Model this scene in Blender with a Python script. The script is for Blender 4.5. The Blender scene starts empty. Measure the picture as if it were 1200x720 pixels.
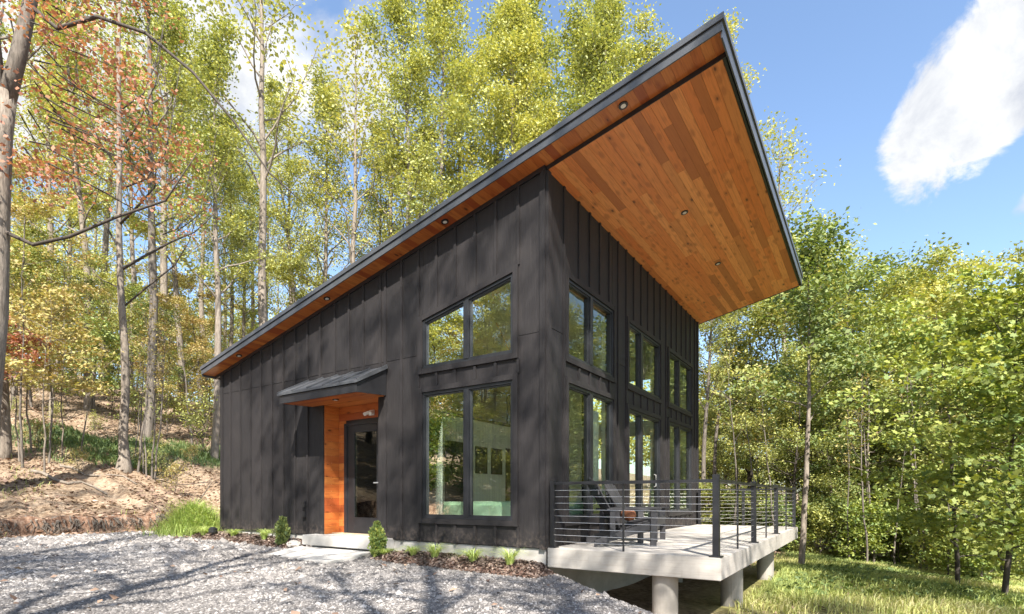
import bpy, bmesh, math, random
import numpy as np
from mathutils import Vector, noise as mnoise
random.seed(7); rng = np.random.default_rng(7)
R = math.radians
C = bpy.context.scene.collection

# ------------------------------------------------------------------ camera, sky, sun
CAM = np.array([-6.8416, -3.9367, 0.7221]); FPX = 633.05; ANG = math.atan2(414, 634) + .007
RIGHT = np.array([math.sin(ANG), -math.cos(ANG), 0.0]); FWD = np.array([math.cos(ANG), math.sin(ANG), 0.0])
cd = bpy.data.cameras.new("camera"); cam = bpy.data.objects.new("camera", cd); C.objects.link(cam)
bpy.context.scene.camera = cam
cam.location = CAM; cam.rotation_euler = (R(90), 0, math.atan2(FWD[1], FWD[0]) - R(90))
cd.sensor_width = 36; cd.lens = 36 * FPX / 1200; cd.shift_y = (583.14 - 360) / 1200; cd.clip_end = 1500; cd.clip_start = .05

SUN = np.array([-.528, -.45, .719]); SUN /= np.linalg.norm(SUN)
elev = math.asin(SUN[2]); az = math.atan2(SUN[1], SUN[0])
sd = bpy.data.lights.new("sun", 'SUN'); so = bpy.data.objects.new("sun", sd); C.objects.link(so)
sd.energy = 5.0; sd.angle = R(.5); sd.color = (1, .945, .86)
so.rotation_euler = Vector(SUN).to_track_quat('Z', 'Y').to_euler()
so.location = (-30, -26, 42)
sc = bpy.context.scene
sc.view_settings.view_transform = 'Standard'; sc.view_settings.look = 'None'
sc.view_settings.exposure = 1.45; sc.view_settings.gamma = 1
sc.render.engine = 'CYCLES'
sc.cycles.max_bounces = 8; sc.cycles.transparent_max_bounces = 12; sc.cycles.diffuse_bounces = 4
sc.cycles.use_denoising = True

class NT:
    """small helper for node trees"""
    def __init__(s, tree): s.t = tree; s.n = tree.nodes; s.l = tree.links
    def node(s, typ, **kw):
        nd = s.n.new(typ)
        for k, v in kw.items():
            if k.startswith('i_'):
                nd.inputs[int(k[2:])].default_value = v
            else: setattr(nd, k, v)
        return nd
    def link(s, a, b): s.l.new(a, b)
    def val(s, x, sock):
        if isinstance(x, (int, float, tuple)): sock.default_value = x
        else: s.l.new(x, sock)
    def math(s, op, a, b=0.0, clamp=False):
        nd = s.n.new('ShaderNodeMath'); nd.operation = op; nd.use_clamp = clamp
        s.val(a, nd.inputs[0]); s.val(b, nd.inputs[1]); return nd.outputs[0]
    def mix(s, f, a, b, typ='MIX'):
        nd = s.n.new('ShaderNodeMix'); nd.data_type = 'RGBA'; nd.blend_type = typ
        s.val(f, nd.inputs[0]); s.val(a, nd.inputs[6]); s.val(b, nd.inputs[7]); return nd.outputs[2]
    def ramp(s, f, stops, interp='LINEAR'):
        nd = s.n.new('ShaderNodeValToRGB'); cr = nd.color_ramp; cr.interpolation = interp
        while len(cr.elements) < len(stops): cr.elements.new(.5)
        for e, (p, c) in zip(cr.elements, stops):
            e.position = p; e.color = (c[0], c[1], c[2], 1) if len(c) == 3 else c
        s.val(f, nd.inputs[0]); return nd.outputs[0]
    def noise(s, vec, scale, detail=3, rough=.55, dist=0.0):
        nd = s.n.new('ShaderNodeTexNoise'); nd.inputs['Scale'].default_value = scale
        nd.inputs['Detail'].default_value = detail; nd.inputs['Roughness'].default_value = rough
        nd.inputs['Distortion'].default_value = dist
        if vec is not None: s.l.new(vec, nd.inputs['Vector'])
        return nd.outputs[0]
    def mapping(s, vec, scale=(1, 1, 1), loc=(0, 0, 0), rot=(0, 0, 0)):
        nd = s.n.new('ShaderNodeMapping'); s.l.new(vec, nd.inputs[0])
        nd.inputs['Scale'].default_value = scale; nd.inputs['Location'].default_value = loc; nd.inputs['Rotation'].default_value = rot
        return nd.outputs[0]
    def smooth(s, x, lo, hi):
        nd = s.n.new('ShaderNodeMapRange'); nd.interpolation_type = 'SMOOTHSTEP'
        s.val(x, nd.inputs[0]); nd.inputs[1].default_value = lo; nd.inputs[2].default_value = hi
        return nd.outputs[0]

w = bpy.data.worlds.new("World"); sc.world = w; w.use_nodes = True
nt = NT(w.node_tree); nt.n.clear()
sky = nt.node('ShaderNodeTexSky', sky_type='NISHITA', sun_disc=False)
sky.sun_elevation = elev; sky.sun_rotation = math.atan2(SUN[0], SUN[1])
sky.air_density = 1.0; sky.dust_density = 1.2; sky.ozone_density = 1.2
gen = nt.node('ShaderNodeTexCoord').outputs['Generated']
def dot(v):
    nd = nt.node('ShaderNodeVectorMath', operation='DOT_PRODUCT'); nt.link(gen, nd.inputs[0]); nd.inputs[1].default_value = tuple(v)
    return nd.outputs['Value']
def cloud(px, py, rot_deg, a, b, soft, seed):
    """one cloud: an ellipse on the sky around a fixed world direction, torn by noise"""
    c = FWD + RIGHT * (px - 600) / FPX + np.array([0, 0, 1]) * (583 - py) / FPX; c /= np.linalg.norm(c)
    e1 = np.cross(c, [0, 0, 1]); e1 /= np.linalg.norm(e1); e2 = np.cross(e1, c)
    t = R(rot_deg); f1 = e1 * math.cos(t) + e2 * math.sin(t); f2 = -e1 * math.sin(t) + e2 * math.cos(t)
    u = nt.math('DIVIDE', dot(f1), a); v = nt.math('DIVIDE', dot(f2), b)
    r = nt.math('ADD', nt.math('MULTIPLY', u, u), nt.math('MULTIPLY', v, v))
    n = nt.noise(nt.mapping(gen, loc=(seed, seed * .3, 0)), 8.5, 9, .60, .5)
    r = nt.math('ADD', r, nt.math('MULTIPLY', nt.math('SUBTRACT', n, .5), 2.3))
    m = nt.smooth(r, 1.0, 1.0 - soft)
    front = nt.math('GREATER_THAN', dot(c), 0.3)
    return nt.math('MULTIPLY', m, front)
m1 = cloud(1196, 36, 47, .185, .080, .32, 3.1)
m1b = cloud(1085, 140, 40, .055, .034, .8, 6.1)
m2 = cloud(1235, 212, 35, .05, .018, .8, 5.2)
m3 = cloud(130, 60, 12, .40, .16, 1.0, 8.4)
m4 = cloud(380, 110, -10, .16, .07, 1.0, 1.7)
mm = m1
for m in (m1b, m2, m3, m4): mm = nt.math('MAXIMUM', mm, m)
shade = nt.noise(nt.mapping(gen, loc=(2, 7, 1)), 11, 8, .62, .3)
ccol = nt.ramp(shade, [(.34, (2.3, 2.42, 2.7)), (.48, (3.0, 3.08, 3.2)), (.6, (3.6, 3.62, 3.65))])
skyc = nt.mix(1.0, sky.outputs[0], (1.0, 1.04, 1.06, 1), 'MULTIPLY')
col = nt.mix(mm, skyc, ccol)
bg = nt.node('ShaderNodeBackground'); bg.inputs[1].default_value = .115; nt.link(col, bg.inputs[0])
out = nt.node('ShaderNodeOutputWorld'); nt.link(bg.outputs[0], out.inputs[0])

# ------------------------------------------------------------------ materials
def mat(name):
    m = bpy.data.materials.new(name); m.use_nodes = True
    t = NT(m.node_tree); t.n.clear()
    t.p = t.node('ShaderNodeBsdfPrincipled'); t.o = t.node('ShaderNodeOutputMaterial'); t.link(t.p.outputs[0], t.o.inputs[0])
    t.tc = t.node('ShaderNodeTexCoord'); t.obj = t.tc.outputs['Object']
    t.geo = t.node('ShaderNodeNewGeometry'); t.pos = t.geo.outputs['Position']
    t.rand = t.node('ShaderNodeObjectInfo').outputs['Random']
    return m, t
def bump(t, h, strength=.3, dist=.01):
    b = t.node('ShaderNodeBump'); b.inputs['Strength'].default_value = strength; b.inputs['Distance'].default_value = dist
    t.link(h, b.inputs['Height']); t.link(b.outputs[0], t.p.inputs['Normal'])
M = {}
def simple(name, col, rough=.6, metal=0, var=.15, scale=12, bstr=.15, spec=.5):
    m, t = mat(name)
    n = t.noise(t.pos, scale, 5)
    c1 = tuple(x * (1 - var) for x in col) + (1,); c2 = tuple(min(1, x * (1 + var)) for x in col) + (1,)
    t.link(t.ramp(n, [(.3, c1), (.7, c2)]), t.p.inputs['Base Color'])
    t.p.inputs['Roughness'].default_value = rough; t.p.inputs['Metallic'].default_value = metal
    t.p.inputs['Specular IOR Level'].default_value = spec
    bump(t, t.noise(t.pos, scale * 5, 4), bstr, .004)
    M[name] = m; return m
# charcoal fibre cement siding: wood-grain relief, slight dust low down each board
m, t = mat('siding')
g = t.noise(t.mapping(t.pos, scale=(26, 26, 1.6)), 3.0, 6, .6)
d = t.noise(t.pos, 1.3, 4)
c = t.ramp(g, [(.3, (.019, .0178, .0185)), (.7, (.031, .0288, .0295))])
c = t.mix(t.math('MULTIPLY', t.smooth(d, .5, .8), .35), c, (.06, .053, .05, 1))
c = t.mix(t.math('MULTIPLY', t.rand, .22), c, (.05, .044, .044, 1))
sx = t.node('ShaderNodeSeparateXYZ'); t.link(t.pos, sx.inputs[0])
spl = t.math('MULTIPLY', t.smooth(sx.outputs[2], .32, -.02), t.smooth(t.noise(t.pos, 14, 6, .7), .42, .7))
c = t.mix(t.math('MULTIPLY', spl, .5), c, (.15, .12, .10, 1))
run = t.noise(t.mapping(t.pos, scale=(9, 9, .35)), 2.0, 5, .6)
c = t.mix(t.math('MULTIPLY', t.smooth(run, .58, .8), .25), c, (.075, .066, .062, 1))
t.link(c, t.p.inputs['Base Color']); t.p.inputs['Roughness'].default_value = .55; t.p.inputs['Specular IOR Level'].default_value = .16
bump(t, g, .35, .004); M['siding'] = m
simple('black_metal', (.018, .018, .02), .38, .0, .2, 8, .05)
simple('window_frame', (.02, .021, .024), .4, 0, .2, 8, .05)
m, t = mat('roof_metal')
n = t.noise(t.pos, 3, 5)
t.link(t.ramp(n, [(.3, (.075, .08, .088)), (.7, (.11, .115, .125))]), t.p.inputs['Base Color'])
t.p.inputs['Metallic'].default_value = .35; t.p.inputs['Roughness'].default_value = .38
bump(t, t.noise(t.pos, 2.2, 3), .15, .02); M['roof_metal'] = m
# cedar boards
def cedar(name, axis, tones, satur=1.0):
    m, t = mat(name)
    s = [22, 22, 22]; s[axis] = 1.1
    off = t.node('ShaderNodeCombineXYZ'); t.link(t.math('MULTIPLY', t.rand, 57.0), off.inputs[0]); t.link(t.math('MULTIPLY', t.rand, 31.0), off.inputs[1]); t.link(t.math('MULTIPLY', t.rand, 13.0), off.inputs[2])
    add = t.node('ShaderNodeVectorMath', operation='ADD'); t.link(t.pos, add.inputs[0]); t.link(off.outputs[0], add.inputs[1])
    v = add.outputs[0]
    grain = t.noise(t.mapping(v, scale=tuple(s)), 1.5, 7, .62, 1.2)
    base = t.ramp(t.rand, [(0.0, tones[0]), (.35, tones[1]), (.65, tones[2]), (.88, tones[3])])
    c = t.mix(t.math('MULTIPLY', t.smooth(grain, .42, .72), .5), base, tones[4])
    ks = [8.5, 8.5, 8.5]; ks[axis] = 3.2
    vo = t.node('ShaderNodeTexVoronoi'); vo.inputs['Scale'].default_value = 1.0; t.link(t.mapping(v, scale=tuple(ks)), vo.inputs['Vector'])
    sp_ = t.node('ShaderNodeSeparateColor'); t.link(vo.outputs['Color'], sp_.inputs[0]); keep_ = t.math('GREATER_THAN', sp_.outputs[0], .55); sz_ = t.math('MULTIPLY', sp_.outputs[1], .1)
    knot = t.math('MULTIPLY', t.smooth(t.math('ADD', vo.outputs['Distance'], sz_), .22, .10), keep_)
    halo = t.math('MULTIPLY', t.smooth(vo.outputs['Distance'], .42, .14), .5)
    c = t.mix(halo, c, tones[4]); c = t.mix(t.math('MULTIPLY', knot, .85), c, (.06, .018, .006, 1))
    t.link(c, t.p.inputs['Base Color']); t.p.inputs['Roughness'].default_value = .42
    bump(t, grain, .12, .003); M[name] = m
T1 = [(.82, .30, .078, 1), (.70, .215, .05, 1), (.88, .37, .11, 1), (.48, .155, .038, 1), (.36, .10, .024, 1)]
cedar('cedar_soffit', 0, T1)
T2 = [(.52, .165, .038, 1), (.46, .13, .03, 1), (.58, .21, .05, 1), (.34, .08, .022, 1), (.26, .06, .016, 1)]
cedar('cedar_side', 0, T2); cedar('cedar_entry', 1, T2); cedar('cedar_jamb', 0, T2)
# concrete
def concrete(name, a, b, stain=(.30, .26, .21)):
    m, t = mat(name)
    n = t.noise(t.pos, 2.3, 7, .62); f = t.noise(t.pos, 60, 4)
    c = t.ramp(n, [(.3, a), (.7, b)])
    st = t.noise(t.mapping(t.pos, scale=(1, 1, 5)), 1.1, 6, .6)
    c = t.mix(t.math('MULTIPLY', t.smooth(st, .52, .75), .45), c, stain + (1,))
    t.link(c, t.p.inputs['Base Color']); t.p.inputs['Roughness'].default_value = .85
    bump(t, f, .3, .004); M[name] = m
concrete('deck_concrete', (.33, .305, .272), (.46, .43, .39), (.27, .24, .205))
concrete('concrete', (.34, .325, .30), (.50, .48, .45), (.24, .21, .18))
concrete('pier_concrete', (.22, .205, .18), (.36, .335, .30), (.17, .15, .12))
m = M['deck_concrete'].copy(); m.name = 'deck_slab'; t = NT(m.node_tree); t.p = next(n_ for n_ in t.n if n_.type == 'BSDF_PRINCIPLED')
src = t.p.inputs['Base Color'].links[0].from_socket; pos = next(n_ for n_ in t.n if n_.type == 'NEW_GEOMETRY').outputs['Position']
gr_ = t.noise(t.mapping(pos, scale=(1.2, 1.2, 30)), 2.0, 6, .65); drip = t.noise(t.mapping(pos, scale=(11, 11, .8)), 1.5, 5, .6)
c = t.mix(t.math('MULTIPLY', t.smooth(gr_, .45, .7), .35), src, (.24, .20, .165, 1)); c = t.mix(t.math('MULTIPLY', t.smooth(drip, .58, .75), .35), c, (.20, .17, .14, 1))
t.link(c, t.p.inputs['Base Color']); M['deck_slab'] = m
simple('drywall', (.80, .81, .74), .8, 0, .03, 3, .03)
m, t = mat('ribbed_panel')
wv = t.noise(t.mapping(t.pos, scale=(14, 14, .25)), 1.2, 3)
t.link(t.ramp(wv, [(.35, (.66, .66, .54)), (.65, (.80, .80, .68))]), t.p.inputs['Base Color']); t.p.inputs['Roughness'].default_value = .7; M['ribbed_panel'] = m
simple('oak_floor', (.50, .38, .25), .45, 0, .25, 5, .05)
simple('green_cover', (.42, .60, .44), .9, 0, .12, 5, .1)
simple('linen', (.62, .60, .55), .9, 0, .3, 22, .3)
simple('white_fabric', (.75, .80, .72), .85, 0, .05, 6, .1)
simple('brass', (.45, .33, .12), .3, .9, .1, 6, .02)
simple('dark_art', (.05, .05, .045), .5, 0, .5, 9, .02)
simple('poly_lumber', (.032, .031, .034), .5, 0, .25, 14, .15)
simple('brown_cloth', (.33, .13, .06), .8, 0, .25, 18, .2)
simple('rock', (.34, .31, .28), .9, 0, .35, 9, .8)
m, t = mat('steel_cable'); t.p.inputs['Base Color'].default_value = (.62, .61, .59, 1); t.p.inputs['Metallic'].default_value = .75; t.p.inputs['Roughness'].default_value = .35; M['steel_cable'] = m
m, t = mat('lamp_glass'); t.p.inputs['Base Color'].default_value = (.75, .73, .68, 1); t.p.inputs['Roughness'].default_value = .25; M['lamp_glass'] = m
# window glass: tinted see-through plus mirror by angle
m, t = mat('window_glass'); t.n.remove(t.p)
tr = t.node('ShaderNodeBsdfTransparent'); tr.inputs[0].default_value = (.94, .99, .92, 1)
gl = t.node('ShaderNodeBsdfGlossy'); gl.inputs['Roughness'].default_value = 0.0; gl.inputs[0].default_value = (.95, 1, .93, 1)
b = t.node('ShaderNodeBump'); b.inputs['Strength'].default_value = .08; b.inputs['Distance'].default_value = .02
t.link(t.noise(t.pos, 1.4, 2), b.inputs['Height']); t.link(b.outputs[0], gl.inputs['Normal'])
fr = t.node('ShaderNodeFresnel'); fr.inputs[0].default_value = 1.5
mx = t.node('ShaderNodeMixShader'); t.link(t.math('ADD', t.math('MULTIPLY', fr.outputs[0], 1.5), .02, True), mx.inputs[0])
t.link(tr.outputs[0], mx.inputs[1]); t.link(gl.outputs[0], mx.inputs[2]); t.link(mx.outputs[0], t.o.inputs[0]); M['window_glass'] = m
# bark
def bark(name, a, b, c_):
    m, t = mat(name)
    n = t.noise(t.mapping(t.obj, scale=(9, 9, 1.8)), 1.6, 7, .65, .6)
    big = t.noise(t.obj, 1.1, 4)
    c = t.ramp(n, [(.3, a), (.6, b), (.8, c_)])
    c = t.mix(t.math('MULTIPLY', t.smooth(big, .48, .7), .4), c, (a[0] * .8, a[1] * .85, a[2] * .8, 1))
    t.link(c, t.p.inputs['Base Color']); t.p.inputs['Roughness'].default_value = .9
    bump(t, n, .8, .03); M[name] = m
bark('bark_pale', (.10, .08, .06), (.25, .21, .17), (.38, .33, .28))
bark('bark_grey', (.07, .058, .048), (.17, .145, .12), (.27, .235, .20))
bark('bark_dark', (.03, .024, .02), (.075, .06, .048), (.13, .105, .085))
# leaves: colour runs over a palette by a per-leaf value
def leafmat(name, stops, trans=.42, objvar=.25):
    m, t = mat(name); t.n.remove(t.p)
    at = t.node('ShaderNodeAttribute'); at.attribute_name = 'tint'
    f = t.math('ADD', t.math('MULTIPLY', at.outputs['Fac'], 1 - objvar), t.math('MULTIPLY', t.rand, objvar))
    c = t.ramp(f, stops)
    d = t.node('ShaderNodeBsdfDiffuse'); t.link(c, d.inputs[0])
    tl = t.node('ShaderNodeBsdfTranslucent'); t.link(t.mix(1.0, c, (1.05, 1.0, .6, 1), 'MULTIPLY'), tl.inputs[0])
    gl = t.node('ShaderNodeBsdfGlossy'); gl.inputs['Roughness'].default_value = .75; gl.inputs[0].default_value = (.9, .95, 1, 1)
    mx = t.node('ShaderNodeMixShader'); mx.inputs[0].default_value = trans; t.link(d.outputs[0], mx.inputs[1]); t.link(tl.outputs[0], mx.inputs[2])
    m2 = t.node('ShaderNodeMixShader'); m2.inputs[0].default_value = .05; t.link(mx.outputs[0], m2.inputs[1]); t.link(gl.outputs[0], m2.inputs[2])
    t.link(m2.outputs[0], t.o.inputs[0]); M[name] = m
leafmat('leaf_yellowgreen', [(0, (.065, .10, .028)), (.3, (.24, .28, .07)), (.65, (.50, .49, .12)), (1, (.68, .57, .17))], .36)
leafmat('leaf_green', [(0, (.04, .08, .018)), (.35, (.14, .20, .038)), (.7, (.33, .36, .075)), (1, (.54, .47, .12))], .36)
leafmat('leaf_gold', [(0, (.16, .19, .05)), (.4, (.40, .37, .10)), (.75, (.48, .33, .12)), (1, (.44, .24, .11))], .36)
leafmat('leaf_rust', [(0, (.13, .06, .03)), (.4, (.36, .13, .07)), (.7, (.46, .20, .10)), (1, (.50, .34, .11))], .36)
leafmat('leaf_maple', [(0, (.045, .10, .02)), (.35, (.14, .22, .035)), (.7, (.34, .38, .055)), (1, (.52, .47, .10))], .38)
leafmat('grass_bright', [(0, (.15, .22, .045)), (.5, (.37, .42, .09)), (.8, (.54, .51, .18)), (1, (.60, .52, .29))], .35, 0)
leafmat('grass_lime', [(0, (.20, .30, .05)), (.5, (.40, .52, .11)), (1, (.60, .62, .22))], .4, 0)
leafmat('grass_deep', [(0, (.05, .10, .02)), (.6, (.15, .22, .045)), (1, (.32, .34, .09))], .35, 0)
leafmat('litter', [(0, (.07, .037, .023)), (.4, (.21, .125, .08)), (.75, (.34, .225, .15)), (1, (.52, .40, .29))], .1, 0)
leafmat('mulch_chip', [(0, (.055, .033, .024)), (.6, (.165, .11, .08)), (1, (.31, .23, .175))], 0, 0)
m, t = mat('gravel_stone')
at = t.node('ShaderNodeAttribute'); at.attribute_name = 'tint'
t.link(t.ramp(at.outputs['Fac'], [(0, (.06, .055, .053)), (.4, (.16, .148, .140)), (.75, (.31, .285, .265)), (1, (.52, .485, .45))]), t.p.inputs['Base Color'])
t.p.inputs['Roughness'].default_value = .9; M['gravel_stone'] = m

# ------------------------------------------------------------------ object helpers
def link(name, me, material=None, parent=None, loc=None):
    if material and not me.materials: me.materials.append(M[material] if isinstance(material, str) else material)
    o = bpy.data.objects.new(name, me); C.objects.link(o)
    if parent is not None: o.parent = parent
    if loc is not None: o.location = loc
    return o
def empty(name, label, cat, loc=(0, 0, 0), rotz=0, group=None):
    o = bpy.data.objects.new(name, None); C.objects.link(o); o.location = loc; o.rotation_euler = (0, 0, rotz)
    o.empty_display_size = .2
    return tag(o, label, cat, group)
def tag(o, label=None, cat=None, group=None, kind=None):
    if label: o['label'] = label
    if cat: o['category'] = cat
    if group: o['group'] = group
    if kind: o['kind'] = kind
    return o
def copy_tree(o, loc, rotz=0, s=1.0, label=None, group=None):
    r = o.copy(); C.objects.link(r); r.location = loc; r.rotation_euler = (0, 0, rotz); r.scale = (s, s, s)
    if label: r['label'] = label
    if group: r['group'] = group
    for ch in list(o.children):
        c = ch.copy(); C.objects.link(c); c.parent = r
        for g2 in list(ch.children):
            d = g2.copy(); C.objects.link(d); d.parent = c
    return r
class MB:
    def __init__(s): s.v = []; s.f = []
    def hexa(s, p):                      # 8 points: bottom ring 0-3, top ring 4-7
        b = len(s.v); s.v += [tuple(map(float, q)) for q in p]
        for f in ((3, 2, 1, 0), (4, 5, 6, 7), (0, 1, 5, 4), (1, 2, 6, 5), (2, 3, 7, 6), (3, 0, 4, 7)): s.f.append(tuple(b + i for i in f))
        return s
    def box(s, x0, x1, y0, y1, z0, z1):
        return s.hexa([(x0, y0, z0), (x1, y0, z0), (x1, y1, z0), (x0, y1, z0), (x0, y0, z1), (x1, y0, z1), (x1, y1, z1), (x0, y1, z1)])
    def beam(s, a, b, wd, ht, up=(0, 0, 1)):   # rectangular bar from a to b
        a = Vector(a); b = Vector(b); d = (b - a).normalized(); u = Vector(up); sd_ = d.cross(u).normalized(); u = sd_.cross(d)
        hs = sd_ * wd / 2; hu = u * ht / 2
        return s.hexa([a - hs - hu, a + hs - hu, b + hs - hu, b - hs - hu, a - hs + hu, a + hs + hu, b + hs + hu, b - hs + hu])
    def tube(s, pts, rad, k=6, cap=True):
        pts = [Vector(p) for p in pts]; n = len(pts); b = len(s.v)
        if not hasattr(rad, '__len__'): rad = [rad] * n
        ref = Vector((0, 0, 1))
        d0 = (pts[1] - pts[0]).normalized()
        if abs(d0.z) > .9: ref = Vector((1, 0, 0))
        for i in range(n):
            d = (pts[min(i + 1, n - 1)] - pts[max(i - 1, 0)]).normalized()
            x = d.cross(ref).normalized(); y = d.cross(x)
            for j in range(k):
                a = 2 * math.pi * j / k; q = pts[i] + (x * math.cos(a) + y * math.sin(a)) * rad[i]; s.v.append((q.x, q.y, q.z))
        for i in range(n - 1):
            for j in range(k):
                j2 = (j + 1) % k; s.f.append((b + i * k + j, b + i * k + j2, b + (i + 1) * k + j2, b + (i + 1) * k + j))
        if cap: s.f.append(tuple(b + j for j in range(k))[::-1]); s.f.append(tuple(b + (n - 1) * k + j for j in range(k)))
        return s
    def mesh(s, name, smooth=False):
        me = bpy.data.meshes.new(name); me.from_pydata(s.v, [], s.f); me.update()
        bm = bmesh.new(); bm.from_mesh(me); bmesh.ops.recalc_face_normals(bm, faces=bm.faces); bm.to_mesh(me); bm.free()
        if smooth: me.polygons.foreach_set('use_smooth', [True] * len(me.polygons))
        return me
    def build(s, name, material, parent=None, smooth=False, loc=None, bevel=0):
        o = link(name, s.mesh(name, smooth), material, parent, loc)
        if bevel:
            bm = bmesh.new(); bm.from_mesh(o.data); bmesh.ops.bevel(bm, geom=list(bm.edges), offset=bevel, segments=2, affect='EDGES'); bm.to_mesh(o.data); bm.free()
        return o
def faces_mesh(name, verts, k, tint=None, material=None):
    """n polygons of k own vertices each; verts (n*k,3)"""
    n = len(verts) // k
    me = bpy.data.meshes.new(name); me.vertices.add(len(verts)); me.vertices.foreach_set('co', np.asarray(verts, np.float32).ravel())
    me.loops.add(n * k); me.loops.foreach_set('vertex_index', np.arange(n * k, dtype=np.int32))
    me.polygons.add(n); me.polygons.foreach_set('loop_start', np.arange(n, dtype=np.int32) * k)
    if tint is not None:
        a = me.attributes.new('tint', 'FLOAT', 'FACE'); a.data.foreach_set('value', np.asarray(tint, np.float32))
    me.update(calc_edges=True)
    if material: me.materials.append(M[material])
    return me
def indexed_mesh(name, verts, faces, material=None, tint=None, smooth=False):
    faces = np.asarray(faces, np.int32); n, k = faces.shape
    me = bpy.data.meshes.new(name); me.vertices.add(len(verts)); me.vertices.foreach_set('co', np.asarray(verts, np.float32).ravel())
    me.loops.add(n * k); me.loops.foreach_set('vertex_index', faces.ravel())
    me.polygons.add(n); me.polygons.foreach_set('loop_start', np.arange(n, dtype=np.int32) * k)
    if tint is not None:
        a = me.attributes.new('tint', 'FLOAT', 'FACE'); a.data.foreach_set('value', np.asarray(tint, np.float32))
    if smooth: me.polygons.foreach_set('use_smooth', np.ones(n, bool))
    me.update(calc_edges=True)
    if material: me.materials.append(M[material])
    return me
def at(px, d, py=583.14):
    q = CAM + (FWD + RIGHT * (px - 600) / FPX + np.array([0, 0, 1]) * (583.14 - py) / FPX) * d
    return q

def P2(px, d): q = at(px, d); return float(q[0]), float(q[1])
# ------------------------------------------------------------------ ground
def sst(x, lo, hi):
    t_ = np.clip((x - lo) / (hi - lo), 0, 1); return t_ * t_ * (3 - 2 * t_)
def vnoise(x, y, s, seed=0):
    """cheap smooth value noise, vectorised"""
    x = np.asarray(x, float) * s + seed * 17.3; y = np.asarray(y, float) * s + seed * 5.1
    xi = np.floor(x).astype(int); yi = np.floor(y).astype(int); fx = x - xi; fy = y - yi
    fx = fx * fx * (3 - 2 * fx); fy = fy * fy * (3 - 2 * fy)
    def h(a, b):
        n = (a * 374761393 + b * 668265263 + seed * 1442695) & 0x7fffffff
        n = ((n ^ (n >> 13)) * 1274126177) & 0x7fffffff
        return ((n ^ (n >> 16)) & 0xffff) / 65535.0
    return (h(xi, yi) * (1 - fx) + h(xi + 1, yi) * fx) * (1 - fy) + (h(xi, yi + 1) * (1 - fx) + h(xi + 1, yi + 1) * fx) * fy
def edge_e(X, Y): return (X + .25) * .766 - (Y + .15) * .643 + .12 * (vnoise(X, Y, 1.1, 3) - .5)
def bank_y(X): return 12.05 + .30 * (vnoise(X, X * 0, .8, 5) - .5) + .28 * (vnoise(X, X * 0, 3.1, 6) - .5) + .16 * (vnoise(X, X * 0, 7.5, 7) - .5) + .9 * sst(X, .2, 3.0)
def H(X, Y):
    X = np.asarray(X, float); Y = np.asarray(Y, float)
    pad = -.37 + .018 * np.clip(Y, -4, 12)
    e = edge_e(X, Y)
    inlow = sst(e, 0, 1.25)
    low = -.90 - .032 * np.clip(e - 1, 0, 14) - .05 * np.clip(e - 8, 0, 40) * sst(-Y, -2, 6) + .05 * np.clip(X - 9, 0, 30) * sst(Y, 0, 6)
    z = pad + (low - pad) * inlow
    by = bank_y(X)
    cut = sst(-X, -1.2, 0.2)           # steep cut bank on the left, soft beside the house
    step = .66 * sst(Y, by, by + .13) * cut + .62 * sst(Y, by - .3, by + 1.6) * (1 - cut)
    hill = .30 * np.clip(Y - by - .5, 0, None)
    hill = np.where(hill > 0, hill - .0022 * np.clip(Y - by - 12, 0, 60) ** 2 * .6, hill)
    hill = hill * (1 - .45 * sst(X, 12, 34))
    step = step * (.45 + .75 * vnoise(X, X * 0, .75, 51)) * (.8 + .4 * vnoise(X, X * 0, 3.3, 52))
    z = z + step + hill
    rough = .12 * (vnoise(X, Y, .55, 1) - .5) + .05 * (vnoise(X, Y, 1.9, 2) - .5)
    z = z + rough * (sst(Y, by - .2, by + 1) + sst(e, .4, 1.6)).clip(0, 1) + .018 * (vnoise(X, Y, 1.6, 4) - .5)
    rx = (X - .55 * (Y - 2)) + 4.2
    rut = np.exp(-((rx - .0) / .22) ** 2) + np.exp(-((rx + 1.75) / .22) ** 2)
    z = z - .022 * rut * (1 - inlow) * (1 - sst(Y, 9.5, 11.5))
    return z
def axis_coords(spec):
    out_ = []
    for a, b_, st in spec:
        out_ += list(np.arange(a, b_ - 1e-6, st))
    out_.append(spec[-1][1]); return np.array(out_)
xs = axis_coords([(-260, -60, 20), (-60, -20, 2), (-20, -8, .5), (-8, 3, .11), (3, 12, .25), (12, 34, .6), (34, 80, 2.5), (80, 320, 20)])
ys = axis_coords([(-260, -60, 20), (-60, -14, 2), (-14, -6, .4), (-6, 0, .16), (0, 11.2, .3), (11.2, 13.4, .06), (13.4, 22, .22), (22, 45, .7), (45, 110, 3), (110, 320, 20)])
GX, GY = np.meshgrid(xs, ys); GZ = H(GX, GY)
nx, ny = len(xs), len(ys)
idx = np.arange(nx * ny).reshape(ny, nx)
F = np.stack([idx[:-1, :-1], idx[:-1, 1:], idx[1:, 1:], idx[1:, :-1]], -1).reshape(-1, 4)
gv = np.stack([GX, GY, GZ], -1).reshape(-1, 3)
gme = indexed_mesh('ground', gv, F, smooth=True)
def attr(me, name, arr):
    a = me.attributes.new(name, 'FLOAT', 'POINT'); a.data.foreach_set('value', np.asarray(arr, np.float32).ravel())
e_ = edge_e(GX, GY); by_ = bank_y(GX)
grav = (1 - sst(e_, -.05, .35)) * (1 - sst(GY, by_ - 1.0, by_ - .2)) * sst(GX, -15, -13)
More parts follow.
